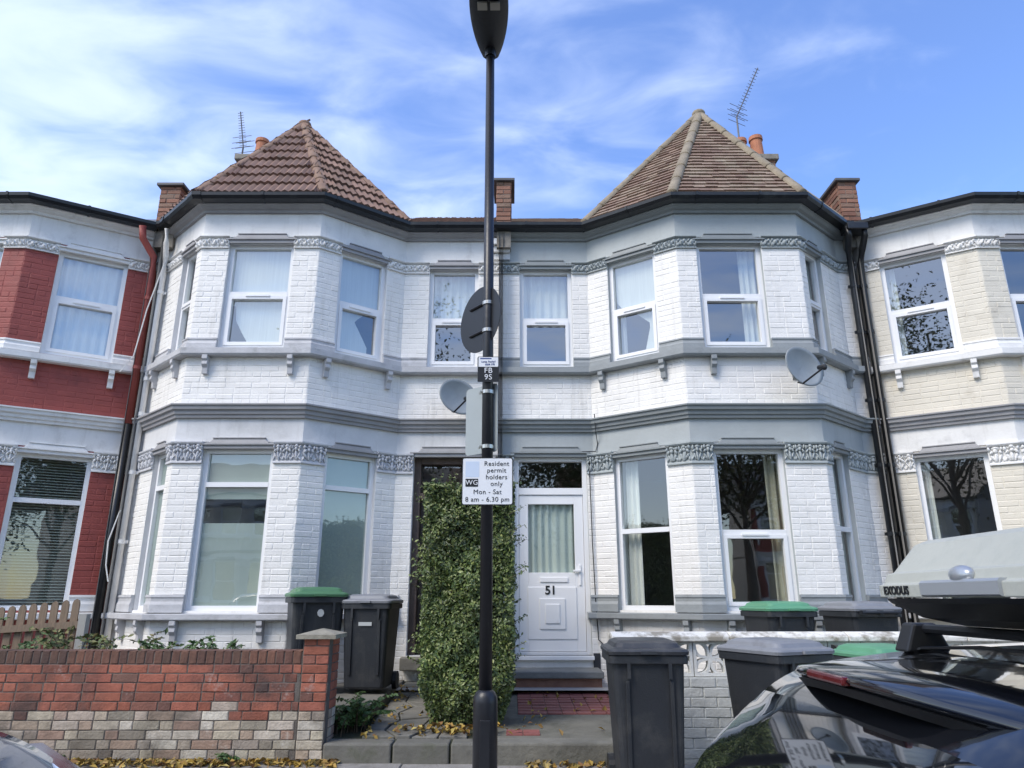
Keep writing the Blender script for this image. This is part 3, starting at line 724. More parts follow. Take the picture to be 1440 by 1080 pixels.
# front door 51
sg = s51[0]; a, b = g51[0]
dm = MB(); F = .06
for x0, x1, z0, z1 in ((a, a + F, *DOOR), (b - F, b, *DOOR), (a + F, b - F, DOOR[1] - F, DOOR[1]), (a + F, b - F, 2.63, 2.72), (a + F, b - F, DOOR[0], DOOR[0] + .04)): sg.box(dm, x0, x1, -.14, -.05, z0, z1)
df = dm.build('door_frame', M_upvc, h51, bevel=.004)
MB().quad(sg.P(a + F, -.1, 2.72), sg.P(b - F, -.1, 2.72), sg.P(b - F, -.1, 3.08), sg.P(a + F, -.1, 3.08)).build('fanlight', M_glassd, df)
ta, tb_ = a + F + .004, b - F - .004; z0, z1 = DOOR[0] + .045, 2.625
lf = MB(); ga, gb, gz0, gz1 = ta + .12, tb_ - .12, 1.62, z1 - .12
for x0, x1, q0, q1 in ((ta, ga, z0, z1), (gb, tb_, z0, z1), (ga, gb, gz1, z1), (ga, gb, z0, gz0)): sg.box(lf, x0, x1, -.125, -.068, q0, q1)
leaf = lf.build('door', M_upvc, h51, bevel=.004)
pn = MB(); pa, pb = ta + .13, tb_ - .13; sg.box(pn, pa - .02, pb + .02, -.07, -.058, .80, 1.44)
pn.build('door_panel', M_upvc, leaf, bevel=.006)
pm = MB(); sg.box(pm, pa + .13, pb - .13, -.06, -.045, .92, 1.30); sg.box(pm, pa + .2, pb - .2, -.05, -.034, .99, 1.23); pm.build('raised_panel', M_upvc, leaf, bevel=.012)
MB().quad(sg.P(ga, -.1, gz0), sg.P(gb, -.1, gz0), sg.P(gb, -.1, gz1), sg.P(ga, -.1, gz1)).build('door_glass', glass('door glass', .05), leaf)
curtain(M_greencurtain, 0, 1, 0, 1, 7, .028, dd=-.14)(leaf, sg, ga, gb, gz0, gz1)
lb = MB(); sg.box(lb, ta + .27, tb_ - .22, -.07, -.055, 1.50, 1.56); lb.build('letterbox', M_upvc, leaf, bevel=.004)
hd = MB(); sg.box(hd, tb_ - .075, tb_ - .045, -.07, -.055, 1.46, 1.72); sg.box(hd, tb_ - .15, tb_ - .05, -.05, -.03, 1.63, 1.655); hd.build('door_handle', M_upvc, leaf, bevel=.004)
text('house_number', '51', .15, M_black2, leaf, facing(sg.P((a + b) / 2 - .02, -.054, 1.395)), .004)
hood(h51, sg, (a, b, *DOOR), M_str51)
pl = MB(); sg.box(pl, b + .01, sg.L, -.01, .02, .2, .64); pl.build('plinth', M_blackpaint, h51)
sl_ = MB(); sg.box(sl_, a - .02, b + .02, -.14, .05, DOOR[0] - .05, DOOR[0]); sl_.build('door_sill', M_upvc, h51, bevel=.006)

# neighbours
hr = empty('terraced_house', (-7.5, 9.5, 0), 'red painted brick house with white trim at the left edge', 'house')
PR = [(-11.2, 9.5), (-9.55, 9.5), (-8.25, 8.7), (-6.6, 8.7), (-5.27, 9.5), (-5.2, 9.5)]
gR = {0: (.3, 1.3), 1: (.4, 1.2), 2: (.3, 1.35), 3: (.36, 1.2)}; uR = {0: (.5, 1.2), 1: (.4, 1.2), 2: (.3, 1.35), 3: (.38, 1.23)}
M_netr = mat('bright net curtain', (.78, .80, .84), .9, .3, 8, .05, 4, stretch=(14, 14, .4))
house(hr, PR, gR, uR, M_red, M_trimw, M_trimw, M_trimw, M_trimw, M_trimw, M_trimw, (1.65, 1.65 + 1.526 + 1.65 + 1.55), {3: .31, 2: .31, 1: .31, 0: .3}, {0: .5, 1: .45, 2: .45, 3: .45},
    inner_g={3: venetian, 2: venetian}, inner_u={3: curtain(M_netr, 0, 1, 0, 1, 7, .03, dd=-.16), 2: figs},
    brackets_at=[(3, .35, 1), (3, 1.25, 1), (2, .3, 1), (2, 1.35, 1)])
roof_main(hr, -11.2, -5.2, M_slate)
hc = empty('terraced_house', (7.5, 9.5, 0), 'cream painted brick house with white bands at the right edge', 'house')
PC = [(5.0, 9.5), (5.06, 9.5), (6.32, 8.7), (8.0, 8.7), (9.3, 9.5), (11.0, 9.5)]
gC = {1: (.34, 1.16), 2: (.3, 1.38), 3: (.4, 1.2), 4: (.3, 1.3)}; uC = {1: (.3, 1.12), 2: (.3, 1.38), 3: (.4, 1.2), 4: (.5, 1.2)}
house(hc, PC, gC, uC, M_cream, M_trimw, M_str49, M_trimw, M_trimw, M_trimw, M_trimw, (.06, 4.7), {1: 0, 2: .5, 3: .5, 4: .3}, {1: .5, 2: .5, 3: .5, 4: .5},
    inner_g={1: curtain(M_net, 0, .13, 0, 1, 2)}, inner_u={1: curtain(M_net, 0, .16, 0, 1, 2)},
    brackets_at=[(1, .32, 1), (1, 1.2, 1), (2, .3, 1), (2, 1.4, 1)])
roof_main(hc, 5.0, 11.0, M_slate)

# party wall parapets, chimneys, aerials
upstand(-5.1, .3, M_render, 'brick and render party wall parapet between the red and white roofs', 7.2)
upstand(-.12, .22, M_render, 'narrow brick party wall parapet behind the lamp column')
upstand(5.02, .27, M_render, 'brick party wall parapet with slate coping beside the cream house', 7.28)
for x in (-.16,):
    cb = empty('corbel', (x, 9.5, 6.1), 'white stepped corbel under the gutter between the two doors', 'corbel')
    for k in range(3): MB().box(x - .13, x + .13, 9.5 - .06 - .05 * k, 9.5, 6.06 + .1 * k, 6.155 + .1 * k).build('step', M_trimw, cb, bevel=.005)
def chimney(x, label, pots):
    c = empty('chimney_stack', (x, 13.0, 8.5), label, 'chimney', 'chimney stacks behind the turrets')
    MB().box(x - .45, x + .45, 12.7, 13.3, 8.0, 9.95).build('stack', M_mortar, c)
    br = MB()
    bricks(br, Seg((x - .45, 12.7), (x + .45, 12.7)), 0, .9, 8.2, 9.95, .01, .004); bricks(br, Seg((x + .45, 12.7), (x + .45, 13.3)), 0, .6, 8.2, 9.95, .01, .004); bricks(br, Seg((x - .45, 13.3), (x - .45, 12.7)), 0, .6, 8.2, 9.95, .01, .004)
    br.build('brickwork', M_brickr, c, kind='stuff')
    MB().box(x - .52, x + .52, 12.63, 13.37, 9.95, 10.08).build('cap', M_render, c, bevel=.02)
    for px_, h in pots:
        m = MB(); m.tube([(x + px_, 13, 10.05), (x + px_, 13, 10.1 + h * .85), (x + px_, 13, 10.1 + h * .86), (x + px_, 13, 10.1 + h)], [.15, .12, .145, .14], 16); m.build('chimney_pot', M_clay, c, smooth=False)
chimney(-5.2, 'brick chimney stack with clay pot behind the brown pantiled turret', [(-.12, .55), (.25, .3)])
chimney(4.98, 'brick chimney stack with two orange clay pots behind the mottled turret', [(.22, .62), (-.12, .55)])
M_aer = mat('tarnished aerial metal', (.10, .10, .11), .5)
def yagi(base, top, tip, label, n=14):
    o = empty('tv_aerial', base, label, 'aerial', 'rooftop television aerials')
    MB().tube([base, top], .018, 6).build('mast', M_aer, o)
    B, T = Vector(top), Vector(tip); m = MB(); m.tube([B, T], .012, 6); m.build('boom', M_aer, o)
    d = (T - B).normalized(); s = d.cross(Vector((0, 1, .2))).normalized()
    for k in range(n):
        p = B + (T - B) * (k + .5) / n; l = .08 - .025 * k / n; m = MB(); m.tube([p - s * l, p + s * l], .006, 5); m.build('element', M_aer, o)
    m = MB()
    for dz in (-.13, 0, .13):
        for q in (-.09, .09): m.tube([B + d * .05 + s * -.2 + Vector((0, q, dz)), B + d * .05 + s * .2 + Vector((0, q, dz))], .006, 5)
    m.build('reflector', M_aer, o)
yagi((-5.75, 13.0, 8.9), (-5.72, 13.0, 10.5), (-5.83, 12.9, 11.3), 'thin metal television aerial left of the brown turret')
yagi((4.85, 13.0, 9.9), (4.85, 13.0, 11.25), (5.35, 12.8, 12.35), 'slanting metal television aerial above the mottled turret', 16)

# downpipes
def downpipe(name_label, pts_, m_, clips, rad=.042, group=None):
    o = empty('downpipe', (pts_[-1][0], pts_[-1][1], 0), name_label, 'downpipe', group)
    MB().tube(pts_, rad, 12).build('pipe', m_, o, smooth=True)
    for z in clips:
        p = next(((pts_[i], pts_[i + 1]) for i in range(len(pts_) - 1) if pts_[i][2] >= z >= pts_[i + 1][2]), None)
        if p: f = (p[0][2] - z) / max(p[0][2] - p[1][2], 1e-6); q = Vector(p[0]).lerp(Vector(p[1]), f); m = MB(); m.tube([(q.x, q.y, z - .025), (q.x, q.y, z + .025)], rad + .008, 12); m.box(q.x - .07, q.x + .07, q.y + .01, q.y + .03, z - .02, z + .02); m.build('pipe_clip', m_, o)
    return o
for k, (dx, x1, lb) in enumerate(((4.83, 4.92, 'black downpipe beside the white wall, left one of the pair'), (5.06, 5.06, 'black downpipe beside the cream wall, right one of the pair'))):
    downpipe(lb, [(dx, 9.12, 6.42), (dx, 9.13, 6.28), (dx + (x1 - dx) * .3, 9.26, 6.12), (x1, 9.36, 5.95), (x1, 9.38, 5.5), (x1, 9.38, .2)], M_black, (5.6, 4.9, 3.9, 3.0, 2.1, 1.2), .046, 'pair of black downpipes')
MB_box = MB().box(4.8, 5.1, 9.06, 9.3, 6.36, 6.46)
MB_box.build('hopper', M_black, hc, bevel=.01)
downpipe('white painted downpipe at the left edge of the white house', [(-4.97, 9.15, 6.4), (-4.98, 9.2, 6.2), (-5.04, 9.36, 6.02), (-5.05, 9.38, 5.8), (-5.05, 9.38, .3)], M_trimw, (5.5, 4.2, 3.7, 2.9, 2.0, 1.1), .038)
pr = downpipe('downpipe painted red above and black below beside the red house', [(-5.30, 9.1, 6.42), (-5.30, 9.15, 6.25), (-5.21, 9.34, 6.05), (-5.2, 9.36, 5.8), (-5.2, 9.36, 3.56)], M_red, (5.4, 4.36), .05)
MB().tube([(-5.2, 9.36, 3.57), (-5.2, 9.36, .25)], .048, 12).build('lower_pipe', M_black, pr, smooth=True)
MB().tube([(-5.02, 9.3, 5.9), (-5.15, 9.28, 5.2), (-5.22, 9.26, 4.5), (-5.34, 9.2, 4.25)], .008, 6).build('cable', M_trimw, pr)
MB().tube([(-5.1, 9.32, 2.4), (-5.17, 9.28, 2.0), (-5.15, 9.28, 1.7), (-5.1, 9.3, 1.5)], .008, 6).build('cable', M_trimw, pr)
cbl = MB(); cbl.tube([(1.12, 9.36, 3.7), (1.13, 9.35, 3.45), (1.16, 9.44, 3.3), (1.13, 9.44, 3.2), (.9, 9.47, 3.2)], .007, 5); cbl.tube([(1.04, 9.47, 3.2), (1.05, 9.47, 2.0), (1.07, 9.47, 1.2), (1.09, 9.47, .8), (1.2, 9.46, .7)], .007, 5)
cbl.build('cable', M_black2, h51)

# satellite dishes
def dish(loc, wall, yaw, label, scale=1.0):
    o = empty('satellite_dish', wall, label, 'satellite dish')
    M = Matrix.Translation(loc) @ Matrix.Rotation(yaw, 4, 'Z') @ Matrix.Rotation(R(-4), 4, 'X') @ Matrix.Rotation(R(18), 4, 'Y')
    rings = []
    for r in np.linspace(.02, 1, 8):
        rings.append([M @ Vector((.30 * scale * r * math.cos(a), -.07 * r * r, .255 * scale * r * math.sin(a))) for a in np.linspace(0, 2 * math.pi, 33)[:-1]])
    back = [[p + M.to_3x3() @ Vector((0, .012, 0)) for p in r] for r in rings[::-1]]
    m = MB(); m.rings(rings + back, cap=False); m.build('reflector', M_dish, o, smooth=True)
    m = MB(); A = M @ Vector((0, -.06, -.25 * scale)); B = M @ Vector((.03, -.36, -.12)); m.tube([M @ Vector((0, .02, -.2)), A, B], .012, 8); m.build('arm', M_black2, o)
    m = MB(); m.tube([B, B + M.to_3x3() @ Vector((0, .09, .03))], [.032, .028], 10); m.ell(Matrix.Translation(B), (.035, .035, .04)); m.build('receiver', M_black2, o)
    m = MB(); q = M @ Vector((0, .02, 0)); m.tube([q, (wall[0], q.y + .06, q.z), wall], .018, 8); m.box(wall[0] - .06, wall[0] + .06, wall[1] - .012, wall[1], wall[2] - .08, wall[2] + .08); m.build('wall_mount', M_metal, o)
    return o
dish((-.74, 9.2, 3.88), (-.72, 9.5, 3.9), R(28), 'grey satellite dish on the white wall left of the lamp column', .95)
dish((3.60, 8.42, 4.05), (3.66, 8.7, 4.06), R(24), 'grey satellite dish under the sill of the right bay')

# ------------------------------------------------------------------ boundary walls
M_bred = mat('red garden brick', rough=.85, bump=.6, bscale=50, var=.18, vscale=10, rand=[(0, (.13, .07, .055)), (.12, (.27, .09, .055)), (.5, (.38, .13, .08)), (.88, (.31, .105, .07)), (1, (.18, .095, .07))], dirt=(.045, .04, .038), dscale=1.5, dlo=.46, dhi=.68, bloom=(.50, .44, .40))
M_bstk = mat('stock garden brick', rough=.9, bump=.7, bscale=50, var=.2, vscale=10, rand=[(0, (.12, .10, .085)), (.22, (.50, .45, .34)), (.42, (.30, .19, .14)), (.62, (.58, .54, .45)), (.8, (.27, .22, .18)), (1, (.45, .40, .31))], dirt=(.10, .085, .065), dscale=2.2, dlo=.5, dhi=.72, bloom=(.6, .57, .5))
M_bsol = mat('dark soldier brick', rough=.9, bump=.6, bscale=50, var=.2, vscale=10, rand=[(0, (.10, .06, .045)), (.5, (.19, .09, .06)), (1, (.13, .065, .05))], dirt=(.045, .04, .035), dscale=1.8, dlo=.45)
def brick_mesh(name, l, d, h, m_):      # four chipped variants: chamfered front arris with uneven corners
    out = []
    for k in range(4):
        r = random.Random(k * 7 + int(l * 1000)); j = lambda q=.003: r.uniform(-q, q); e = .0035
        b_ = [(-l / 2, d / 2, -h / 2), (l / 2, d / 2, -h / 2), (l / 2, d / 2, h / 2), (-l / 2, d / 2, h / 2)]
        m_ring = [(-l / 2 + j(.002), -d / 2 + e, -h / 2 + j(.002)), (j(.01), -d / 2 + e, -h / 2 + j(.002)), (l / 2 + j(.002), -d / 2 + e, -h / 2 + j(.002)), (l / 2 + j(.002), -d / 2 + e, h / 2 + j(.002)), (j(.01), -d / 2 + e, h / 2 + j(.002)), (-l / 2 + j(.002), -d / 2 + e, h / 2 + j(.002))]
        f_ring = [(-l / 2 + e + abs(j(.006)), -d / 2 + j(.001), -h / 2 + e + j()), (j(.01), -d / 2 + j(.002), -h / 2 + e + j()), (l / 2 - e - abs(j(.006)), -d / 2 + j(.001), -h / 2 + e + j()), (l / 2 - e - abs(j(.006)), -d / 2 + j(.001), h / 2 - e + j()), (j(.01), -d / 2 + j(.002), h / 2 - e + j()), (-l / 2 + e + abs(j(.006)), -d / 2 + j(.001), h / 2 - e + j())]
        mb = MB(); mb.add(b_ + m_ring + f_ring, [(3, 2, 1, 0), (0, 1, 6, 5, 4), (1, 2, 7, 6), (2, 3, 9, 8, 7), (3, 0, 4, 9), (4, 5, 11, 10), (5, 6, 12, 11), (6, 7, 13, 12), (7, 8, 14, 13), (8, 9, 15, 14), (9, 4, 10, 15), (10, 11, 14, 15), (11, 12, 13, 14)])
        me = bpy.data.meshes.new(name); me.from_pydata(mb.v, [], mb.f); me.materials.append(m_); out.append(me)
    return out
def add_brick(me, parent, x, y, z):
    return inst(random.choice(me), 'brick', parent, Matrix.Translation((x, y + random.uniform(-.003, .003), z)) @ Matrix.Rotation(random.uniform(-.008, .008), 4, 'Y') @ Matrix.Rotation(random.uniform(-.008, .008), 4, 'Z'))
wl = empty('garden_wall', (-4, 6.5, 0), 'low brick garden wall, red above and yellow stock brick below', 'garden wall')
YF = 6.5; X0, X1 = -5.3, -1.80; p = .0735
core = MB(); core.box(X0, X1, YF + .006, YF + .212, -.05, .855); core.build('mortar_core', mat('sooty mortar', (.13, .115, .10), .95, .7, 40, .25, 6), wl)
meR = {k: brick_mesh('brick', k, .1, p - .009, M_bred) for k in (.215, .104)}; meS = {k: brick_mesh('brick', k, .1, p - .008, M_bstk) for k in (.215, .104)}
for r in range(10):
    z = .03 + p * (r + .5); dic = meS if r < 5 else meR; z = .025 + p * (r + .5)
    x = X0 - random.random() * .2; k = r % 2
    while x < X1 - .03:
        l = .215 if (k % 2 == 0) else .104
        if random.random() < .18: l = .215
        xx = x; ll = min(l, X1 - x)
        if ll > .05:
            dic = meS if (r < 5 and random.random() > (.22 if r == 4 else .0)) or (r == 5 and random.random() < .15) else meR
            key = .215 if ll > .16 else .104; o = add_brick(dic[key], wl, xx + ll / 2, YF + .05, z); o.scale.x = ll / key
        x += l + .0095; k += 1
meD = brick_mesh('brick', .066, .215, .104, M_bsol); x = X0
while x < X1 - .03: add_brick(meD, wl, x + .033, YF + .1075, .762 + .052 + .002); x += .0745
# gate pier
pc = MB(); pc.box(-1.795, -1.565, YF - .002, YF + .33, -.05, .965); pc.build('pier_core', MATS['sooty mortar'], wl)
for r in range(13):
    dic = meS if r < 5 else meR; z = .025 + p * (r + .5)
    if z > .96: break
    add_brick(dic[.215], wl, -1.68, YF + .04, z) if r % 2 else [add_brick(dic[.104], wl, -1.735 + q * .113, YF + .04, z) for q in (0, 1)]
    for q in (0, 1): o = inst(dic[.104][q], 'brick', wl, Matrix.Translation((-1.607, YF + .155 + q * .115, z)) @ Matrix.Rotation(R(90), 4, 'Z'))
cp = MB(); cx, cy = -1.68, YF + .165
cp.hexa([(cx - .17, cy - .22, .965), (cx + .17, cy - .22, .965), (cx + .17, cy + .22, .965), (cx - .17, cy + .22, .965), (cx - .17, cy - .22, 1.0), (cx + .17, cy - .22, 1.0), (cx + .17, cy + .22, 1.0), (cx - .17, cy + .22, 1.0)])
cp.add([(cx - .17, cy - .22, 1.0), (cx + .17, cy - .22, 1.0), (cx + .17, cy + .22, 1.0), (cx - .17, cy + .22, 1.0), (cx, cy - .03, 1.045), (cx, cy + .03, 1.045)], [(0, 1, 4), (1, 2, 5, 4), (2, 3, 5), (3, 0, 4, 5)])
cp.build('pier_cap', mat('weathered concrete cap', (.27, .25, .20), .95, .7, 40, .25, 8, dirt=(.12, .12, .09), dscale=6), wl)

# white screen-block wall on the right
ww = empty('screen_wall', (3, 6.5, 0), 'white painted brick wall topped with pierced screen blocks and flaking coping', 'garden wall')
M_wpaint = mat('grey white wall paint', (.55, .56, .53), .75, .5, 40, .1, 6, dirt=(.22, .21, .18), dscale=2.5, dlo=.52, dhi=.75)
M_blk = mat('white screen block paint', (.74, .74, .70), .75, .4, 40, .08, 6, dirt=(.34, .32, .27), dscale=3)
M_cope = mat('flaking white coping', (.74, .72, .66), .85, .6, 40, .1, 6, dirt=(.20, .17, .12), dscale=5, dlo=.5, dhi=.62)
WX0, WX1 = .96, 8.0
MB().box(WX0 + .01, WX1, YF + .008, YF + .2, -.05, .655).build('mortar_core', M_wpaint, ww)
meW = {k: brick_mesh('brick', k, .1, .078 - .006, M_wpaint) for k in (.215, .104)}
for r in range(8):
    x = WX0 - (.11 if r % 2 else 0); z = .03 + .078 * (r + .5)
    while x < WX1:
        l = .215; s0 = max(x, WX0)
        ll = min(x + l, WX1) - s0
        if ll > .05: key = .215 if ll > .16 else .104; o = add_brick(meW[key], ww, s0 + ll / 2, YF + .05, z); o.scale.x = ll / key
        x += .221
def screen_block(x):
    m = MB(); z0 = .66; S = .285; y0, y1 = YF + .03, YF + .12
    for q in ((x, x + S, z0, z0 + .028), (x, x + S, z0 + S - .028, z0 + S), (x, x + .026, z0 + .028, z0 + S - .028), (x + S - .026, x + S, z0 + .028, z0 + S - .028)): m.box(q[0], q[1], y0, y1, q[2], q[3])
    c = (x + S / 2, z0 + S / 2)
    for k in range(4):       # four pointed petals meeting in the middle
        a = math.pi / 4 + k * math.pi / 2; ex, ez = math.cos(a), math.sin(a); L = S * .66
        for sgn in (-1, 1):
            outer = []; inner = []
            for t in np.linspace(0, 1, 9):
                w0 = .062 * math.sin(math.pi * t); w1 = max(w0 - .024, 0)
                outer.append((c[0] + ex * L * t - ez * w0 * sgn, c[1] + ez * L * t + ex * w0 * sgn)); inner.append((c[0] + ex * L * t - ez * w1 * sgn, c[1] + ez * L * t + ex * w1 * sgn))
            loop = [[(p_[0], y0 + .006, p_[1]), (p_[0], y1 - .006, p_[1]), (q[0], y1 - .006, q[1]), (q[0], y0 + .006, q[1])] for p_, q in zip(outer, inner)]
            m.rings([[ (min(max(v[0], x + .01), x + S - .01), v[1], min(max(v[2], z0 + .01), z0 + S - .01)) for v in r_] for r_ in loop])
    o = m.build('screen_block', M_blk, ww); return o
x = WX0 + .02
while x < WX1 - .3: screen_block(x); x += .292
x = WX0 - .1; k = 0
while x < WX1:
    m = MB(); y0, y1 = YF - .035, YF + .20; z0 = .945
    ln = 1.02
    prof = [(y0, z0), (y1, z0), (y1, z0 + .04), ((y0 + y1) / 2 + .03, z0 + .075), ((y0 + y1) / 2 - .03, z0 + .075), (y0, z0 + .04)]
    m.rings([[(x, a_, b_) for a_, b_ in prof], [(x + ln - .01, a_, b_) for a_, b_ in prof]]); m.build('coping_stone', M_cope, ww, bevel=.008); x += ln
MB().box(WX0 - .03, WX0 + .01, YF + .03, YF + .12, .655, .945).build('end_pier', M_blk, ww)

# picket fence at the far left
pf = empty('picket_fence', (-4.8, 7.9, .25), 'weathered timber picket fence in front of the red house', 'fence')
M_tim = mat('weathered timber', (.22, .16, .11), .85, .5, 30, .2, 6, stretch=(8, 8, .6), dirt=(.14, .12, .09))
for k in range(13):
    x = -5.98 + k * .112; z1 = 1.15 + .012 * k; m = MB(); y = 7.9 + .0 * k
    prof = [(-.038, .2), (.038, .2), (.038, z1 - .05), (.027, z1 - .015), (0, z1), (-.027, z1 - .015), (-.038, z1 - .05)]
    m.rings([[(x + a_, y, b_) for a_, b_ in prof], [(x + a_, y + .018, b_) for a_, b_ in prof]]); m.build('picket', M_tim, pf)
for z in (1.0, .55): m = MB(); m.hexa([(-6.05, 7.86, z - .09), (-4.56, 7.86, z), (-4.56, 7.899, z), (-6.05, 7.899, z - .09), (-6.05, 7.86, z - .02), (-4.56, 7.86, z + .07), (-4.56, 7.899, z + .07), (-6.05, 7.899, z - .02)]); m.build('rail', M_tim, pf)
MB().box(-4.56, -4.48, 7.86, 7.94, .2, 1.14).build('post', mat('grey concrete post', (.35, .34, .31), .9, .5), pf)

# ------------------------------------------------------------------ hedge, plants, leaves
def leaf_mesh(pts, normals, size, seed=1, curl=.25, asp=.5):
    r = np.random.default_rng(seed); n = len(pts); P = np.asarray(pts); Nn = np.asarray(normals)
    Nn = Nn + r.normal(0, .55, Nn.shape); Nn /= np.linalg.norm(Nn, axis=1)[:, None]
    A = r.normal(0, 1, P.shape); A -= Nn * np.sum(A * Nn, 1)[:, None]; A /= np.linalg.norm(A, axis=1)[:, None]; B = np.cross(Nn, A)
    s = size * r.uniform(.65, 1.25, n)[:, None]
    v = np.stack([P - A * s * .5, P + B * s * asp * .5 + Nn * s * curl * .3, P + A * s * .5, P - B * s * asp * .5 + Nn * s * curl * .3], 1).reshape(-1, 3)
    idx = np.arange(n)[:, None] * 4
    f = np.concatenate([idx + [0, 1, 2], idx + [0, 2, 3]], 0)
    return v, f
def leaf_obj(name, v, f, m_, parent=None, kind='stuff'):
    me = bpy.data.meshes.new(name); me.from_pydata(v.tolist(), [], f.tolist()); me.materials.append(m_); o = bpy.data.objects.new(name, me); col.objects.link(o)
    if parent: o.parent = parent; o.matrix_parent_inverse = WI(parent)
    if kind: o['kind'] = kind
    return o
M_hedge = mat('privet leaf', rough=.42, spec=.5, var=.35, vscale=2.3, island=[(0, (.03, .055, .018)), (.4, (.08, .12, .03)), (.75, (.14, .185, .048)), (1, (.25, .28, .10))])
M_stem = mat('hedge stem', (.09, .065, .04), .9, .5, 30)
M_weed = mat('weed leaf', rough=.6, island=[(0, (.05, .085, .02)), (.5, (.10, .13, .035)), (1, (.20, .16, .06))])
M_fern = mat('fern leaf', rough=.6, island=[(0, (.04, .09, .025)), (1, (.09, .15, .04))])
rg = np.random.default_rng(11)
hg = empty('privet_hedge', (-.43, 7.9, .15), 'tall clipped green privet hedge between the two front paths', 'hedge')
N = 52000
hx0, hx1, hy0, hy1, hz0, hz1 = -.86, .02, 6.96, 8.7, .2, 2.40
u = rg.random((N, 3)); face = rg.choice(5, N, p=[.42, .2, .2, .13, .05]); dpt = rg.exponential(.065, N)
P = np.empty((N, 3)); Nr = np.zeros((N, 3))
X = hx0 + (hx1 - hx0) * u[:, 0]; Yv = hy0 + (hy1 - hy0) * u[:, 1]; Z = hz0 + (hz1 - hz0) * u[:, 2]
for i, (ax, val, sg_) in enumerate(((1, hy0, -1), (0, hx0, -1), (0, hx1, 1), (2, hz1, 1), (1, hy1, 1))):
    k = face == i; q = np.stack([X[k], Yv[k], Z[k]], 1); q[:, ax] = val - sg_ * dpt[k]; P[k] = q; Nr[k, ax] = sg_
def lump(p, f): return np.sin(p[:, 0] * f + 1.3 * np.sin(p[:, 2] * f * .7)) * np.sin(p[:, 2] * f * .9 + 2) * np.sin(p[:, 1] * f * .8 + .5)
P += Nr * (lump(P, 7) * .05 + lump(P, 17) * .035 - .02)[:, None]
# lower part recedes, thin and ragged
low = np.clip((.5 - P[:, 2]) / .4, 0, 1); cx, cy = -.42, 7.9
P[:, 0] += (cx - P[:, 0]) * low * .35; P[:, 1] += low * .18 * (P[:, 1] < 7.6)
thin = np.clip(lump(P, 5.3) * 1.2 - .2, 0, .6); keep = rg.random(N) > np.maximum(low * .5, thin)
P, Nr = P[keep], Nr[keep]; Nr[:, 2] += .35
v, f = leaf_mesh(P, Nr, .042, 3); leaf_obj('foliage', v, f, M_hedge, hg)
sp = rg.random((500, 3)); spz = np.stack([hx0 - .06 + .98 * sp[:, 0], np.full(500, 6.98) - .05 * sp[:, 1], .6 + 1.85 * sp[:, 2]], 1)
m = MB()
for k in range(26):
    x = rg.uniform(hx0 + .15, hx1 - .15); y = rg.uniform(7.15, 8.5); m.tube([(x, y, .12), (x + rg.uniform(-.08, .08), y + rg.uniform(-.06, .06), .6), (x + rg.uniform(-.15, .15), y + rg.uniform(-.1, .1), 1.5)], [.018, .014, .008], 6)
m.build('stems', M_stem, hg, kind='stuff')
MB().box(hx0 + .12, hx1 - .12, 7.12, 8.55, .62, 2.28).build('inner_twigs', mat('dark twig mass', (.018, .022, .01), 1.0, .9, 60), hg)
wp = []; wr = []; wst = MB()
for k in range(85):     # loose shoots past the clipped faces
    side = rg.choice(4, p=[.4, .25, .2, .15]); q = np.array([rg.uniform(hx0, hx1), rg.uniform(hy0, hy1), rg.uniform(.7, hz1)]); d = np.array([0, 0, .5])
    if side == 0: q[0] = hx0; d += [-1, -.2, 0]
    elif side == 1: q[2] = hz1; d += [rg.normal(0, .3), -.2, 1]
    elif side == 2: q[0] = hx1; d += [1, -.2, 0]
    else: q[1] = hy0; d += [rg.normal(0, .3), -1, 0]
    if side in (0, 2): q[1] = rg.uniform(hy0, hy0 + .5)
    d = d / np.linalg.norm(d) * rg.uniform(.05, .16); wst.tube([tuple(q - d * .5), tuple(q + d)], [.003, .0015], 4)
    for t in np.linspace(0, 1, 9): wp.append(q + d * t + rg.normal(0, .012, 3)); wr.append(d / np.linalg.norm(d) + [0, -.4, .5])
v, f = leaf_mesh(wp, wr, .045, 8); leaf_obj('shoots', v, f, M_hedge, hg); wst.build('shoot_stems', M_stem, hg, kind='stuff')
def clump(loc, n, hgt, spread, m_, name, label, cat='plant', group=None, seed=0, leaf=.05):
    r = np.random.default_rng(seed); o = empty(name, loc, label, cat, group); m = MB(); pts = []; nr = []
    for k in range(n):
        a = r.uniform(0, 6.28); ln = hgt * r.uniform(.6, 1.1); q0 = Vector(loc) + Vector((r.normal(0, spread * .2), r.normal(0, spread * .2), 0)); out = Vector((math.cos(a), math.sin(a), 0)) * spread * r.uniform(.4, 1)
        cs = [q0 + out * t * t + Vector((0, 0, ln * (t - .35 * t * t * t))) for t in np.linspace(0, 1, 7)]
        m.tube(cs, [.006 - .0006 * i for i in range(7)], 5)
        for t in np.linspace(.25, 1, 16):
            i = min(int(t * 6), 5); q = cs[i].lerp(cs[i + 1], t * 6 - i); sd = Vector((-math.sin(a), math.cos(a), 0))
            for s_ in (-1, 1): pts.append(q + sd * s_ * leaf * .5 * (1.2 - t * .7)); nr.append((0, -.2, 1))
    m.build('stems', M_stem, o, kind='stuff'); v, f = leaf_mesh([tuple(p_) for p_ in pts], nr, leaf, seed + 5); leaf_obj('leaves', v, f, m_, o)
    return o
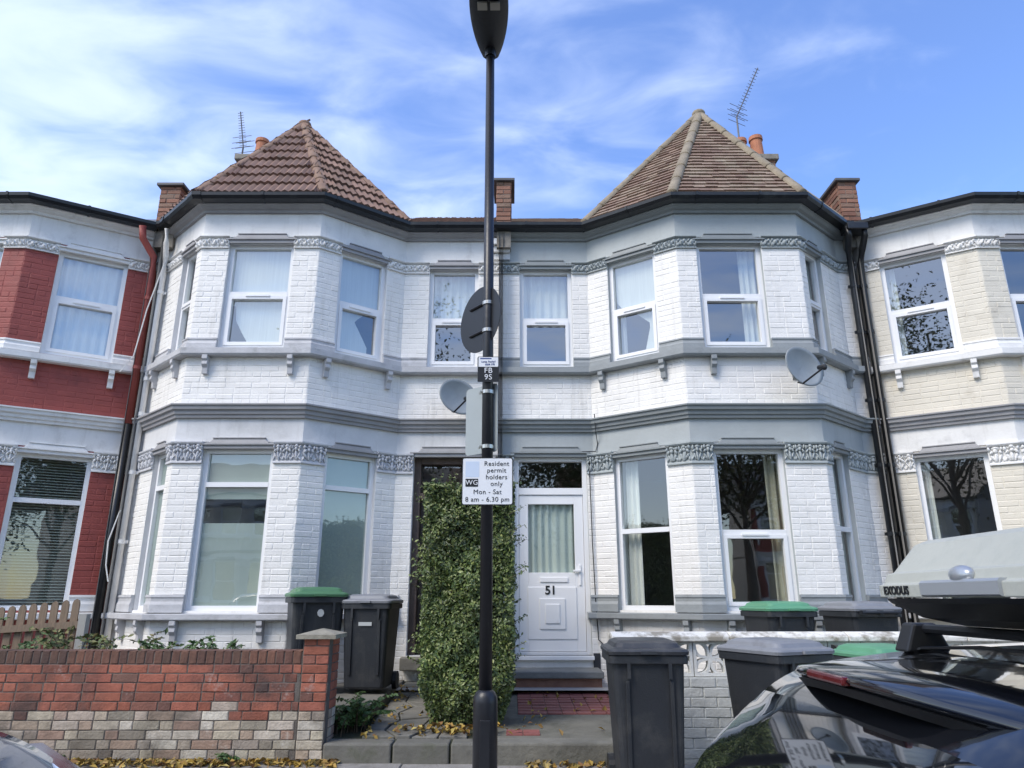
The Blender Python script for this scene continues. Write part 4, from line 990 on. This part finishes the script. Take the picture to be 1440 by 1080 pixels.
for k, (x, y, h, s_, mm, lb) in enumerate(((-4.9, 7.2, 1.15, .5, M_fern, 'bushy green fern in front of the picket fence'), (-4.25, 7.2, 1.1, .5, M_weed, 'dry yellowing weeds beside the fence post'), (-3.75, 7.2, 1.02, .45, M_weed, 'thin straggly weeds under the left end of the bay'),
        (-3.15, 7.0, 1.0, .35, M_fern, 'low green weed arching over the wall below the bay window'), (-2.75, 7.1, .98, .3, M_fern, 'small green weed behind the wall left of the green-lidded bin'), (-1.45, 6.95, .42, .35, M_fern, 'fern drooping beside the brick gate pier'), (-5.2, 7.0, 1.2, .45, M_fern, 'green fern at the far left behind the wall'))):
    clump((x, y, .26 if x < -1.6 else .15), 22, h, s_, mm, 'weed_clump', lb, 'plant', 'weeds in the left front garden', k + 20, .065)
clump((6.3, 7.9, .3), 60, 1.75, .8, M_hedge, 'garden_shrub', 'green shrub below the cream house window behind the roof box', 'shrub', None, 50, .06)
# fallen leaves
M_fall = mat('fallen leaf', rough=.7, island=[(0, (.24, .15, .03)), (.35, (.42, .28, .05)), (.6, (.20, .09, .035)), (.8, (.45, .36, .10)), (1, (.12, .07, .035))])
pts = []
for k in range(900): pts.append((rg.uniform(-5.2, -1.4), 6.48 - abs(rg.normal(0, .10)), .004 + rg.uniform(0, .03)))
for k in range(160): pts.append((rg.uniform(.1, 1.3), 6.41 - abs(rg.normal(0, .12)), .004 + rg.uniform(0, .03)))
for k in range(50): y = rg.uniform(6.6, 9); pts.append((-1.3 + abs(rg.normal(0, .14)), y, zp(y) + .035))
for k in range(30): y = rg.uniform(6.6, 8.9); pts.append((rg.uniform(-1.25, -.4), y, zp(y) + .035))
for k in range(35): y = rg.uniform(6.7, 8.9); pts.append((rg.uniform(.05, 1.1), y, ze(y) + .02))
for k in range(170): pts.append((rg.normal(-.5, .22), 6.92 - abs(rg.normal(0, .1)), zp(6.85) + .035 + rg.uniform(0, .05)))
v, f = leaf_mesh(pts, [(0, 0, 1)] * len(pts), .062, 9, .5, .7); struct_l = leaf_obj('fallen_leaves', v, f, M_fall); tag(struct_l, 'yellow and brown fallen leaves along the wall and paths', 'leaves')
w_ = MB()
for (x, y) in ((-3.75, 6.42), (-2.3, 6.44)): clump((x, y, 0), 8, .12, .12, M_fern, 'pavement_weed', 'small green weed at the foot of the wall, ' + ('nearer the parked blue car' if x < -3 else 'nearer the gate pier'), 'plant', None, int(-x * 10), .04)

# ------------------------------------------------------------------ wheelie bins
M_binb = mat('dark bin plastic', (.024, .027, .032), .5, .2, 90, .15, 3, dirt=(.085, .083, .078), dscale=3.5, dlo=.52, dhi=.8, streak=(.07, .07, .068))
M_lidk = mat('black lid plastic', (.035, .038, .044), .42, .15, 120, .1, 3, dirt=(.09, .09, .09), dscale=5)
M_lidg = mat('green lid plastic', (.075, .19, .095), .45, .15, 120, .1, 4, dirt=(.12, .2, .13), dscale=4)
M_lidG = mat('pale green lid plastic', (.11, .31, .18), .45, .15, 120, .1, 4)
M_lidy = mat('grey lid plastic', (.22, .23, .25), .45, .15, 120, .1, 4, dirt=(.12, .12, .13), dscale=4)
def rrect(wx, wy, r, z, cx=0, cy=0, n=4):
    out = []
    for sx, sy, a0 in ((1, 1, 0), (-1, 1, 90), (-1, -1, 180), (1, -1, 270)):
        for k in range(n + 1):
            a = R(a0 + 90 * k / n); out.append((cx + sx * (wx - r) + r * math.cos(a), cy + sy * (wy - r) + r * math.sin(a), z))
    return out
def bin_(loc, rz, lidm, label, group, sc_=1.0, strip=False, sticker=False):
    o = empty('wheelie_bin', loc, label, 'bin', group); T = Matrix.Translation(loc) @ Matrix.Rotation(rz, 4, 'Z') @ Matrix.Scale(sc_, 4)
    def B(mb, name, m_, parent=o, smooth=False, bevel=0):
        mb.v = [tuple(T @ Vector(p_)) for p_ in mb.v]; return mb.build(name, m_, parent, smooth, bevel)
    m = MB(); m.rings([rrect(.22, .25, .05, .06), rrect(.225, .26, .05, .08), rrect(.265, .32, .05, .92), rrect(.27, .325, .05, .93)]); m.rings([rrect(.287, .345, .05, .90), rrect(.29, .348, .05, .905), rrect(.29, .348, .05, .955), rrect(.28, .34, .05, .96)])
    for x in (-.15, .15): m.box(x - .012, x + .012, -.35, -.32, .80, .91)
    bd = B(m, 'body', M_binb)
    m = MB()
    m.rings([rrect(.298, .358, .06, .962), rrect(.302, .362, .06, .985), rrect(.292, .352, .06, .998), rrect(.25, .31, .06, 1.012), rrect(.235, .29, .06, 1.04), rrect(.2, .24, .07, 1.058), rrect(.08, .1, .06, 1.064)])
    m.box(-.06, .06, -.385, -.355, .968, .99)
    B(m, 'lid', lidm, o)
    m = MB(); m.tube([(-.22, .40, .95), (.22, .40, .95)], .016, 8)
    for x in (-.2, 0, .2): m.box(x - .02, x + .02, .335, .41, .93, .97)
    B(m, 'handle', M_binb)
    for x in (-.25, .25):
        m = MB(); m.tube([(x - .025, .26, .1), (x + .025, .26, .1)], .1, 18); B(m, 'wheel', M_black2)
    for x in (-.16, .16): m = MB(); m.box(x - .014, x + .014, -.328, -.29, .2, .78); m.v = [(a_, b_ + (.78 - c_) * .071, c_) for a_, b_, c_ in m.v]; B(m, 'rib', M_binb, bevel=.004)
    if sticker: m = MB(); m.rings([[(.02 + .035 * math.cos(a_), -.322, .80 + .04 * math.sin(a_)) for a_ in np.linspace(0, 6.0, 9)], [(.02 + .035 * math.cos(a_), -.324, .80 + .04 * math.sin(a_)) for a_ in np.linspace(0, 6.0, 9)]]); B(m, 'sticker', mat('pale bin label', (.5, .52, .52), .6))
    if strip: m = MB(); m.quad((-.075, -.3185, .72), (.075, -.3185, .72), (.075, -.3205, .76), (-.075, -.3205, .76)); B(m, 'label_strip', mat('pale bin label', (.5, .52, .52), .6))
    return o
GB = 'wheelie bins'
bin_((-2.17, 8.2, .335), R(22), M_lidg, 'dark bin with dull green lid beside the left bay window', GB, 1.02, sticker=True)
bin_((-1.55, 8.28, .335), R(-3), M_lidy, 'dark bin with grey lid beside the left front path', GB, .95, True)
bin_((.985, 5.72, -.02), R(-2), M_lidk, 'large dark bin with black lid in front of the white wall', GB, .97)
bin_((1.98, 5.72, 0), R(24), M_lidy, 'dark bin with grey lid behind the black car', GB, .95)
bin_((2.95, 6.05, -.03), R(10), M_lidG, 'bin with green lid under the coping, mostly hidden by the car', GB, .92)
bin_((2.85, 8.0, .24), R(8), M_lidG, 'dark bin with bright green lid behind the white wall', GB, .97)
bin_((3.72, 8.0, .24), R(188), M_lidy, 'dark bin with grey lid behind the wall beside the roof box', GB, .97)

# ------------------------------------------------------------------ street lamp and its signs
M_post = mat('black column paint', (.014, .015, .019), .38, .15, 30, .1, 5, dirt=(.10, .10, .10), dscale=9, dlo=.72, dhi=.76)
LX, LY = -.185, 5.4
lamp = empty('street_lamp', (LX, LY, 0), 'tall black street lamp column in the middle of the pavement', 'street lamp')
lean = -.015
def lp(z): return (LX + lean * z / 6.1, LY, z)
MB().tube([lp(-.02), lp(.60), lp(.64), lp(.67), lp(.685)], [.086, .086, .083, .066, .05], 24).build('base_section', M_post, lamp, smooth=True)
MB().tube([lp(.68), lp(6.1)], [.047, .038], 20).build('column', M_post, lamp, smooth=True)
m = MB(); m.box(LX - .035, LX + .035, LY - .0885, LY - .07, .2, .5); m.build('access_door', M_post, lamp, bevel=.004)
tx, ty, tz = lp(6.1); rings = []
for t in np.linspace(0, 1, 15):
    wd = .17 * (math.sin(math.pi * min(1, .08 + t * .75)) ** .6) * (1 if t < .8 else 1 - (t - .8) * 1.2); y = ty + .10 - 1.0 * t; hh = .075 * (1 - .3 * t)
    rings.append([(tx + wd * math.cos(a), y, tz + .08 + t * .05 + (hh * math.sin(a) if math.sin(a) > 0 else .035 * math.sin(a))) for a in np.linspace(0, 2 * math.pi, 25)[:-1]])
lan = MB().rings(rings).build('lantern', M_post, lamp, smooth=True)
M_led = mat('led lens', (.35, .33, .28), .3)
for ix in (-1, 1):
    for k in range(3): m = MB(); m.box(tx + ix * .055 - .042, tx + ix * .055 + .042, ty - .55 - k * .12, ty - .47 - k * .12, tz + .055, tz + .07 + .012 * k); m.build('lens', M_led, lan)
MB().tube([(tx, ty, 6.08), (tx, ty, 6.16)], .05, 16).build('spigot', M_post, lamp)
M_band = mat('steel band', (.55, .53, .48), .3, metal=.9)
def band(parent, z): c = lp(z); MB().tube([(c[0], c[1], z - .014), (c[0], c[1], z + .014)], .05, 16).build('clip_band', M_band, parent)
def rplate(w2, h2, r, th):
    return [(x, y) for x, y, _ in rrect(w2, h2, r, 0, n=5)]
def plate(name, parent, M, outline, th, m_):
    m = MB(); m.rings([[M @ Vector((x, y, 0)) for x, y in outline], [M @ Vector((x, y, th)) for x, y in outline]]); return fixn(m.build(name, m_, parent))
def yawed(loc, yaw): return Matrix.Translation(loc) @ Matrix.Rotation(yaw, 4, 'Z') @ Matrix.Rotation(R(90), 4, 'X')   # local z = towards -Y when yaw 0
M_signw = mat('white sign face', (.80, .82, .85), .35); M_signk = mat('black sign paint', (.012, .013, .016), .4)
M_signg = mat('grey sign back', (.33, .37, .38), .5, .1, 20, .05, 4); M_signb = mat('blue print', (.03, .06, .22), .5)
# permit sign
S1 = empty('parking_sign', (LX, LY - .07, 1.9), 'white resident permit holders parking sign on the lamp column', 'sign')
c = Vector((LX + .0, LY - .062, 2.145)); Mx = yawed(c, 0)
plate('plate_edge', S1, Mx, rplate(.193, .180, .018, 0), .004, M_signk); plate('plate', S1, Mx @ Matrix.Translation((0, 0, .0045)), rplate(.186, .173, .014, 0), .002, M_signw)
def sign_text(body, x, y, size, m_=M_signk, bold=0.0, par=S1, base=Mx, zoff=.0075, name='lettering', sp=1.08): text(name, body, size, m_, par, base @ Matrix.Translation((x, y, zoff)), bold, spacing=sp)
for i, (t_, x) in enumerate((('Resident', .068), ('permit', .068), ('holders', .068), ('only', .068))): sign_text(t_, x, .132 - i * .051, .050)
sign_text('Mon - Sat', .0, -.082, .050); sign_text('8 am - 6.30 pm', 0, -.138, .050)
plate('code_box', S1, Mx @ Matrix.Translation((-.118, -.012, .0068)), rplate(.048, .03, .004, 0), .001, M_signk); sign_text('WG', -.118, -.012, .052, M_signw, 0.0, zoff=.009)
plate('faded_patch', S1, Mx @ Matrix.Translation((-.115, .09, .0066)), rplate(.052, .06, .002, 0), .0006, mat('faded blue patch', (.60, .69, .83), .4))
# grey sign back behind the column
S2 = empty('sign_plate', (LX, LY + .05, 2.3), 'grey back of a rectangular sign facing the houses', 'sign')
c = Vector((LX - .055, LY + .09, 2.66)); plate('plate', S2, yawed(c, R(-38)), rplate(.165, .275, .03, 0), .005, M_signg)
for z in (2.42, 2.86): band(S2, z); m = MB(); m.tube([(LX - .06, LY - .03, z), (LX - .07, LY + .04, z)], .008, 6); m.build('bolt', M_band, S2)
# round sign back
S3 = empty('round_sign', (LX, LY + .05, 3.4), 'black back of a round traffic sign high on the column', 'sign')
c = Vector((lp(3.5)[0] - .07, LY + .10, 3.52)); plate('disc', S3, yawed(c, R(-52)), [(.285 * math.cos(a), .285 * math.sin(a)) for a in np.linspace(0, 2 * math.pi, 41)[:-1]], .005, M_signk)
for z in (3.38, 3.62):
    band(S3, z); q = yawed(c, R(-52)); m = MB(); A = q @ Vector((-.13, z - 3.5, .012)); B_ = q @ Vector((.06, z - 3.5, .012)); m.tube([A, B_], .012, 6); m.build('channel', M_signk, S3)
# column number plate
S4 = empty('number_plate', (LX, LY - .06, 3.0), 'small black column number plate reading FB 9S', 'sign')
c = Vector((lp(3.06)[0] + .005, LY - .056, 3.035)); Mq = yawed(c, 0)
plate('plate', S4, Mq, rplate(.084, .105, .004, 0), .003, M_signk); plate('notice', S4, Mq @ Matrix.Translation((0, .06, .0035)), rplate(.078, .04, .003, 0), .001, M_signw)
sign_text('FB', 0, -.012, .062, M_signw, 0.0, S4, Mq, .004); sign_text('9S', 0, -.066, .062, M_signw, 0.0, S4, Mq, .004)
sign_text('Lamp Faulty?', 0, .062, .022, M_signb, .0003, S4, Mq, .005, sp=1); sign_text('0208 778', .012, .038, .02, M_signb, .0003, S4, Mq, .005, sp=1); plate('strip', S4, Mq @ Matrix.Translation((-.02, .088, .0046)), rplate(.045, .005, .001, 0), .0005, M_signb)

# ------------------------------------------------------------------ cars
def sm(xs, ys, n=90, k=5):
    X = np.linspace(xs[0], xs[-1], n); Y = np.interp(X, xs, ys)
    for _ in range(2):
        Yp = np.pad(Y, k, mode='edge'); 
        for i in range(k): Yp[i] = 2 * Y[0] - Y[k - i]; Yp[-1 - i] = 2 * Y[-1] - Y[-1 - k + i]
        Y = np.convolve(Yp, np.ones(2 * k + 1) / (2 * k + 1), 'valid')
    return X, Y
def car(origin, rz, paint, label, group, scl=1.0):
    o = empty('parked_car', origin, label, 'car', group); T = Matrix.Translation(origin) @ Matrix.Rotation(rz, 4, 'Z') @ Matrix.Scale(scl, 4)
    Lc = 4.2
    tx_, top = sm([0, .03, .07, .13, .37, .5, .9, 1.5, 2.1, 2.35, 2.95, 3.3, 3.7, 4.05, 4.2], [.52, .66, .80, .90, 1.195, 1.25, 1.30, 1.325, 1.305, 1.27, .95, .90, .83, .70, .50], 141, 2)
    wx_, hw = sm([0, .08, .25, .6, 1.2, 3.2, 3.8, 4.1, 4.2], [.64, .76, .83, .865, .88, .875, .82, .68, .52], 141, 3)
    X = tx_; st = []
    for x, zt, h in zip(X, top, hw):
        belt = min(.90 - .02 * max(0, x - 1) / 2, zt - .035); g = zt - belt; gh = max(0, min(1, g / .4))
        rail = h - .04 - .22 * gh - .02
        if x < .46: rail = min(rail, h - .07 - .14 * gh)
        half = [(h - .12, .2), (h - .03, .24), (h, .42), (h + .004, .56), (h - .012, belt - .10), (h - .03, belt - .03), (h - .05, belt), (h - .05 - (h - .05 - rail) * .5, belt + g * .47), (rail, belt + g * .88), (rail - .06, belt + g * .97), (rail * .55, belt + g * .995 + .0), (0, zt)]
        half = [(max(y, 0), z if zt > .6 else min(z, zt)) for y, z in half]
        ring = [(x, -y, z) for y, z in half] + [(x, y, z) for y, z in half[::-1][1:]]
        st.append(ring)
    n = len(st[0]); mid = 11
    groups = {'body': [], 'rear_window': [], 'windscreen': [], 'side_window': []}
    for i in range(len(st) - 1):
        x = (X[i] + X[i + 1]) / 2
        for k in range(n - 1):
            kk = min(k, n - 2 - k); g = 'body'
            if kk in (6, 7):
                if .46 < x < 1.42 or 1.48 < x < 2.2 or (2.24 < x < 2.6 and kk == 6): g = 'side_window'
            if .14 < x < .36 and kk >= 8: g = 'rear_window'
            if 2.38 < x < 2.93 and kk >= 8: g = 'windscreen'
            groups[g].append((i * n + k, i * n + k + 1, (i + 1) * n + k + 1, (i + 1) * n + k))
    V = [tuple(T @ Vector(p_)) for r in st for p_ in r]
    M_cg = MATS.get('carglass')
    if M_cg is None: M_cg = MATS['carglass'] = mat('dark car glass', (.008, .009, .011), .03, spec=.9, coat=1.0)
    parts = {}
    for g, fs in groups.items():
        used = sorted({i for f in fs for i in f}); re = {u_: k for k, u_ in enumerate(used)}
        m = MB(); m.v = [V[i] for i in used]; m.f = [tuple(re[i] for i in f) for f in fs]
        if g == 'body':
            m.f.append(tuple(re[k] for k in range(n))); m.f.append(tuple(re[(len(st) - 1) * n + k] for k in range(n))[::-1])
        parts[g] = m.build(g, paint if g == 'body' else M_cg, o, smooth=True)
    def B(mb, name, m_, smooth=False, bevel=0, parent=o):
        mb.v = [tuple(T @ Vector(p_)) for p_ in mb.v]; return mb.build(name, m_, parent, smooth, bevel)
    # spoiler over the rear window
    rings = []
    for y in np.linspace(-.52, .52, 25):
        t = abs(y) / .52; te = .33 + .16 * t ** 2.5; z = 1.268 - .05 * t ** 2.2; le = .72
        rings.append([(te + .01, y, z - .032), (te - .012, y, z - .014), (te, y, z), (te + .1, y, z + .012), (le, y, 1.29 - .055 * t ** 2), (le, y, 1.22 - .05 * t ** 2), (te + .12, y, z - .045)])
    sp = B(MB().rings(rings), 'spoiler', paint, True)
    rings = []
    for y in np.linspace(-.49, .49, 21):
        t = abs(y) / .52; te = .335 + .16 * t ** 2.5; z = 1.268 - .05 * t ** 2.2; rings.append([(te + .01, y, z - .052), (te - .008, y, z - .030), (te + .02, y, z - .030), (te + .1, y, z - .052)])
    B(MB().rings(rings), 'spoiler_lip', M_black2, False, parent=sp)
    m = MB(); m.box(.312, .34, -.10, .10, 1.242, 1.262); B(m, 'brake_light', mat('dull red brake lens', (.13, .012, .014), .25, coat=.5), False, .006, sp)
    # seam, wiper, badge, trim
    m = MB(); m.tube([(.5, -.62, 1.13), (.62, -.615, 1.19), (.74, -.58, 1.245), (.80, -.45, 1.288), (.82, -.2, 1.305), (.82, .2, 1.305), (.80, .45, 1.288), (.74, .58, 1.245), (.62, .615, 1.19)], .005, 5); B(m, 'tailgate_seam', M_black2)
    for s_ in (-1, 1):
        m = MB(); m.tube([(.50, s_ * .66, 1.10), (.25, s_ * .725, .98), (.1, s_ * .735, .85), (.03, s_ * .70, .7)], .005, 5); B(m, 'tailgate_seam', M_black2)
        m = MB(); m.tube([(.46, s_ * .66, 1.15), (.50, s_ * .74, 1.05), (.56, s_ * .79, .95), (.75, s_ * .828, .905), (1.4, s_ * .838, .892), (2.4, s_ * .838, .875)], .012, 6); B(m, 'window_trim', M_chrome)
        m = MB(); m.tube([(.46, s_ * .665, 1.155), (.8, s_ * .665, 1.215), (1.3, s_ * .635, 1.258), (2.1, s_ * .63, 1.235), (2.55, s_ * .72, 1.06)], .012, 6); B(m, 'window_seal', M_black2)
        m = MB(); m.rings([[(.045, s_ * .60, .66), (.07, s_ * .76, .66), (.16, s_ * .825, .68), (.16, s_ * .825, .86), (.09, s_ * .75, .87), (.06, s_ * .62, .84)], [(.02, s_ * .60, .67), (.045, s_ * .77, .67), (.15, s_ * .84, .69), (.15, s_ * .84, .85), (.065, s_ * .77, .86), (.035, s_ * .62, .83)]]); B(m, 'tail_light', mat('red lens', (.35, .012, .015), .2))
        m = MB(); m.rings([[(4.0, s_ * .5, .62), (4.0, s_ * .78, .62), (3.72, s_ * .84, .70), (3.72, s_ * .80, .79), (3.95, s_ * .62, .75)], [(4.1, s_ * .5, .62), (4.06, s_ * .74, .62), (3.75, s_ * .855, .70), (3.75, s_ * .82, .79), (4.02, s_ * .62, .745)]]); B(m, 'headlight', M_chrome)
        for xw in (.72, 3.4):
            m = MB(); m.tube([(xw, s_ * .68, .31), (xw, s_ * .89, .31)], .31, 28); wv = B(m, 'wheel', M_black2); m = MB(); m.tube([(xw, s_ * .885, .31), (xw, s_ * .896, .31)], .2, 20); B(m, 'rim', M_metal, parent=wv)
        m = MB(); m.ell(Matrix.Translation((2.55, s_ * 1.0, .95)), (.08, .1, .07)); B(m, 'mirror', paint, True)
    m = MB(); m.tube([(.09, 0, .90), (.16, -.12, .955), (.2, -.42, .985)], [.018, .012, .008], 6); m.ell(Matrix.Translation((.085, 0, .9)), (.03, .04, .03)); B(m, 'rear_wiper', M_black2)
    m = MB(); c = [(.018 + .008 * math.cos(a), .07 * math.cos(a), .76 + .07 * math.sin(a)) for a in np.linspace(0, 2 * math.pi, 25)]; m.tube(c, .01, 6); B(m, 'badge_ring', M_chrome)
    m = MB(); m.tube([(1.02, -.02, 1.31), (1.05, -.02, 1.335)], [.06, .035], 10); m.tube([(1.05, -.02, 1.33), (.76, -.02, 1.48)], [.012, .006], 6); B(m, 'roof_aerial', M_black2)
    m = MB(); m.box(.0, .12, -.6, .6, .3, .5); m.box(4.1, 4.205, -.45, .45, .3, .5); B(m, 'bumper_grille', M_black2)
    return o
M_blackcar = mat('black car paint', (.006, .007, .010), .12, spec=.5, coat=1.0)
M_bluecar = mat('blue car paint', (.012, .03, .07), .18, spec=.5, coat=1.0)
car((.42, 1.8, ZR), 0, M_blackcar, 'glossy black hatchback with roof box and rear spoiler parked at the right', 'cars parked along the kerb')
car((-6.14, 1.75, ZR), 0, M_bluecar, 'dark blue car whose front corner shows at the lower left', 'cars parked along the kerb', 1.2)
# roof box
rb = empty('roof_box', (2.1, 1.75, 1.22), 'pale grey car roof box with black base on the black hatchback', 'roof box')
M_lid = mat('dusty pale grey box lid', (.50, .50, .43), .5, .15, 60, .05, 4, dirt=(.42, .43, .37), dscale=8); M_base = mat('black box base', (.012, .013, .015), .4)
M_silver = mat('silver stripe', (.48, .50, .52), .3, metal=.5)
BX, BY, BL, BW = 1.03, 1.75, 1.95, .42
def box_ring(inset, z, r=.13):
    return [(x, y, z) for x, y, _ in rrect(BL / 2 - inset, BW - inset * .9, max(r - inset * .3, .03), 0, BX + BL / 2, BY, 8)]
lid = MB().rings([box_ring(.0, 1.302), box_ring(.0, 1.335), box_ring(.012, 1.338), box_ring(.02, 1.365), box_ring(.035, 1.368), box_ring(.085, 1.44), box_ring(.11, 1.452), box_ring(.2, 1.462), box_ring(.34, 1.466)]).build('lid', M_lid, rb, bevel=.003)
MB().rings([box_ring(.3, 1.228), box_ring(.16, 1.230), box_ring(.08, 1.250), box_ring(.02, 1.288), box_ring(.012, 1.3)]).build('base', M_base, rb)
m = MB(); st_ = [(BX - .003, y) for y in np.linspace(BY + .10, BY - .2, 7)]
m.rings([[(x, y, 1.304), (x - .006, y, 1.308), (x - .006, y, 1.336), (x, y, 1.342), (x + .02, y, 1.342), (x + .02, y, 1.304)] for x, y in st_]); m.build('rear_stripe', M_silver, lid)
m = MB(); m.ell(Matrix.Translation((BX + .012, BY - .05, 1.352)), (.022, .042, .022), 14, 8); m.build('latch', M_silver, lid, smooth=True)
text('lettering', 'EXODUS', .03, M_signk, lid, Matrix.Translation((BX - .002, BY + .23, 1.319)) @ Matrix.Rotation(R(-90), 4, 'Z') @ Matrix.Rotation(R(90), 4, 'X'), .0008, spacing=1.1)
for x in (.22, 1.35):
    m = MB(); m.tube([(BX + x, BY - .55, 1.212), (BX + x, BY + .6, 1.212)], .014, 8); m.build('crossbar', M_black2, rb)
    for y in (-.46, .55):
        yy = BY + y; m = MB(); m.rings([[(BX + x - .07, yy - .04, 1.145), (BX + x + .07, yy - .04, 1.145), (BX + x + .07, yy + .04, 1.145), (BX + x - .07, yy + .04, 1.145)], [(BX + x - .035, yy - .035, 1.228), (BX + x + .035, yy - .035, 1.228), (BX + x + .035, yy + .035, 1.228), (BX + x - .035, yy + .035, 1.228)]]); m.build('mounting_foot', M_black2, rb, bevel=.008)

# ------------------------------------------------------------------ across the street (seen only as reflections)
M_treeleaf = mat('street tree leaf', rough=.6, island=[(0, (.03, .06, .015)), (.6, (.08, .10, .025)), (1, (.20, .15, .04))])
def tree(loc, h, r, label, seed):
    rr = np.random.default_rng(seed); o = empty('street_tree', loc, label, 'tree', 'street trees across the road'); x, y, z = loc
    m = MB(); m.tube([(x, y, z), (x + .05, y, z + h * .25), (x - .05, y + .05, z + h * .5), (x, y, z + h * .85)], [.17, .13, .09, .03], 10); ends = []
    for k in range(14):
        a = rr.uniform(0, 6.28); z0 = z + h * rr.uniform(.3, .65); e = (x + r * .75 * math.cos(a), y + r * .75 * math.sin(a), z0 + h * rr.uniform(.12, .3)); m.tube([(x, y, z0), ((x + e[0]) / 2, (y + e[1]) / 2, z0 + (e[2] - z0) * .65), e], [.05, .035, .012], 6); ends.append(e)
    m.build('trunk', M_frame_br, o); pts = []
    for e in ends + [(x, y, z + h * .8), (x, y, z + h * .65)]:
        for _ in range(3):
            c = np.array(e) + rr.normal(0, r * .22, 3); q = c + rr.normal(0, r * .2, (260, 3)); pts.append(q)
    P_ = np.concatenate(pts); v, f = leaf_mesh(P_, np.tile([0, 0, 1.], (len(P_), 1)) + rr.normal(0, .5, P_.shape), .14, seed, .3, .6); leaf_obj('crown', v, f, M_treeleaf, o)
tree((2.6, -5.6, 0), 8.2, 2.4, 'leafy street tree across the road, right of the lamp column', 2)
tree((-4.0, -6.0, 0), 12.5, 2.7, 'leafy street tree across the road, towards the red house', 3)
tree((7.6, -5.8, 0), 8.0, 2.4, 'leafy street tree across the road, towards the cream house', 4)
def copy_tree(src, parent, base):
    c = src.copy(); col.objects.link(c)
    if parent is not None: c.parent = parent
    for ch in src.children:
        if ch.name.startswith(('house_number',)): continue
        copy_tree(ch, c, base)
    return c
for i, (src, lb) in enumerate(((h49, 'white terraced house across the road with brown turret'), (h51, 'white terraced house across the road with mottled turret'), (hr, 'red terraced house across the road'), (hc, 'cream terraced house across the road'))):
    c = copy_tree(src, None, None); c.rotation_euler = (0, 0, math.pi); c.location = (-src.location.x, -1.6 - src.location.y, 0); c['label'] = lb; c['group'] = 'terrace across the road'
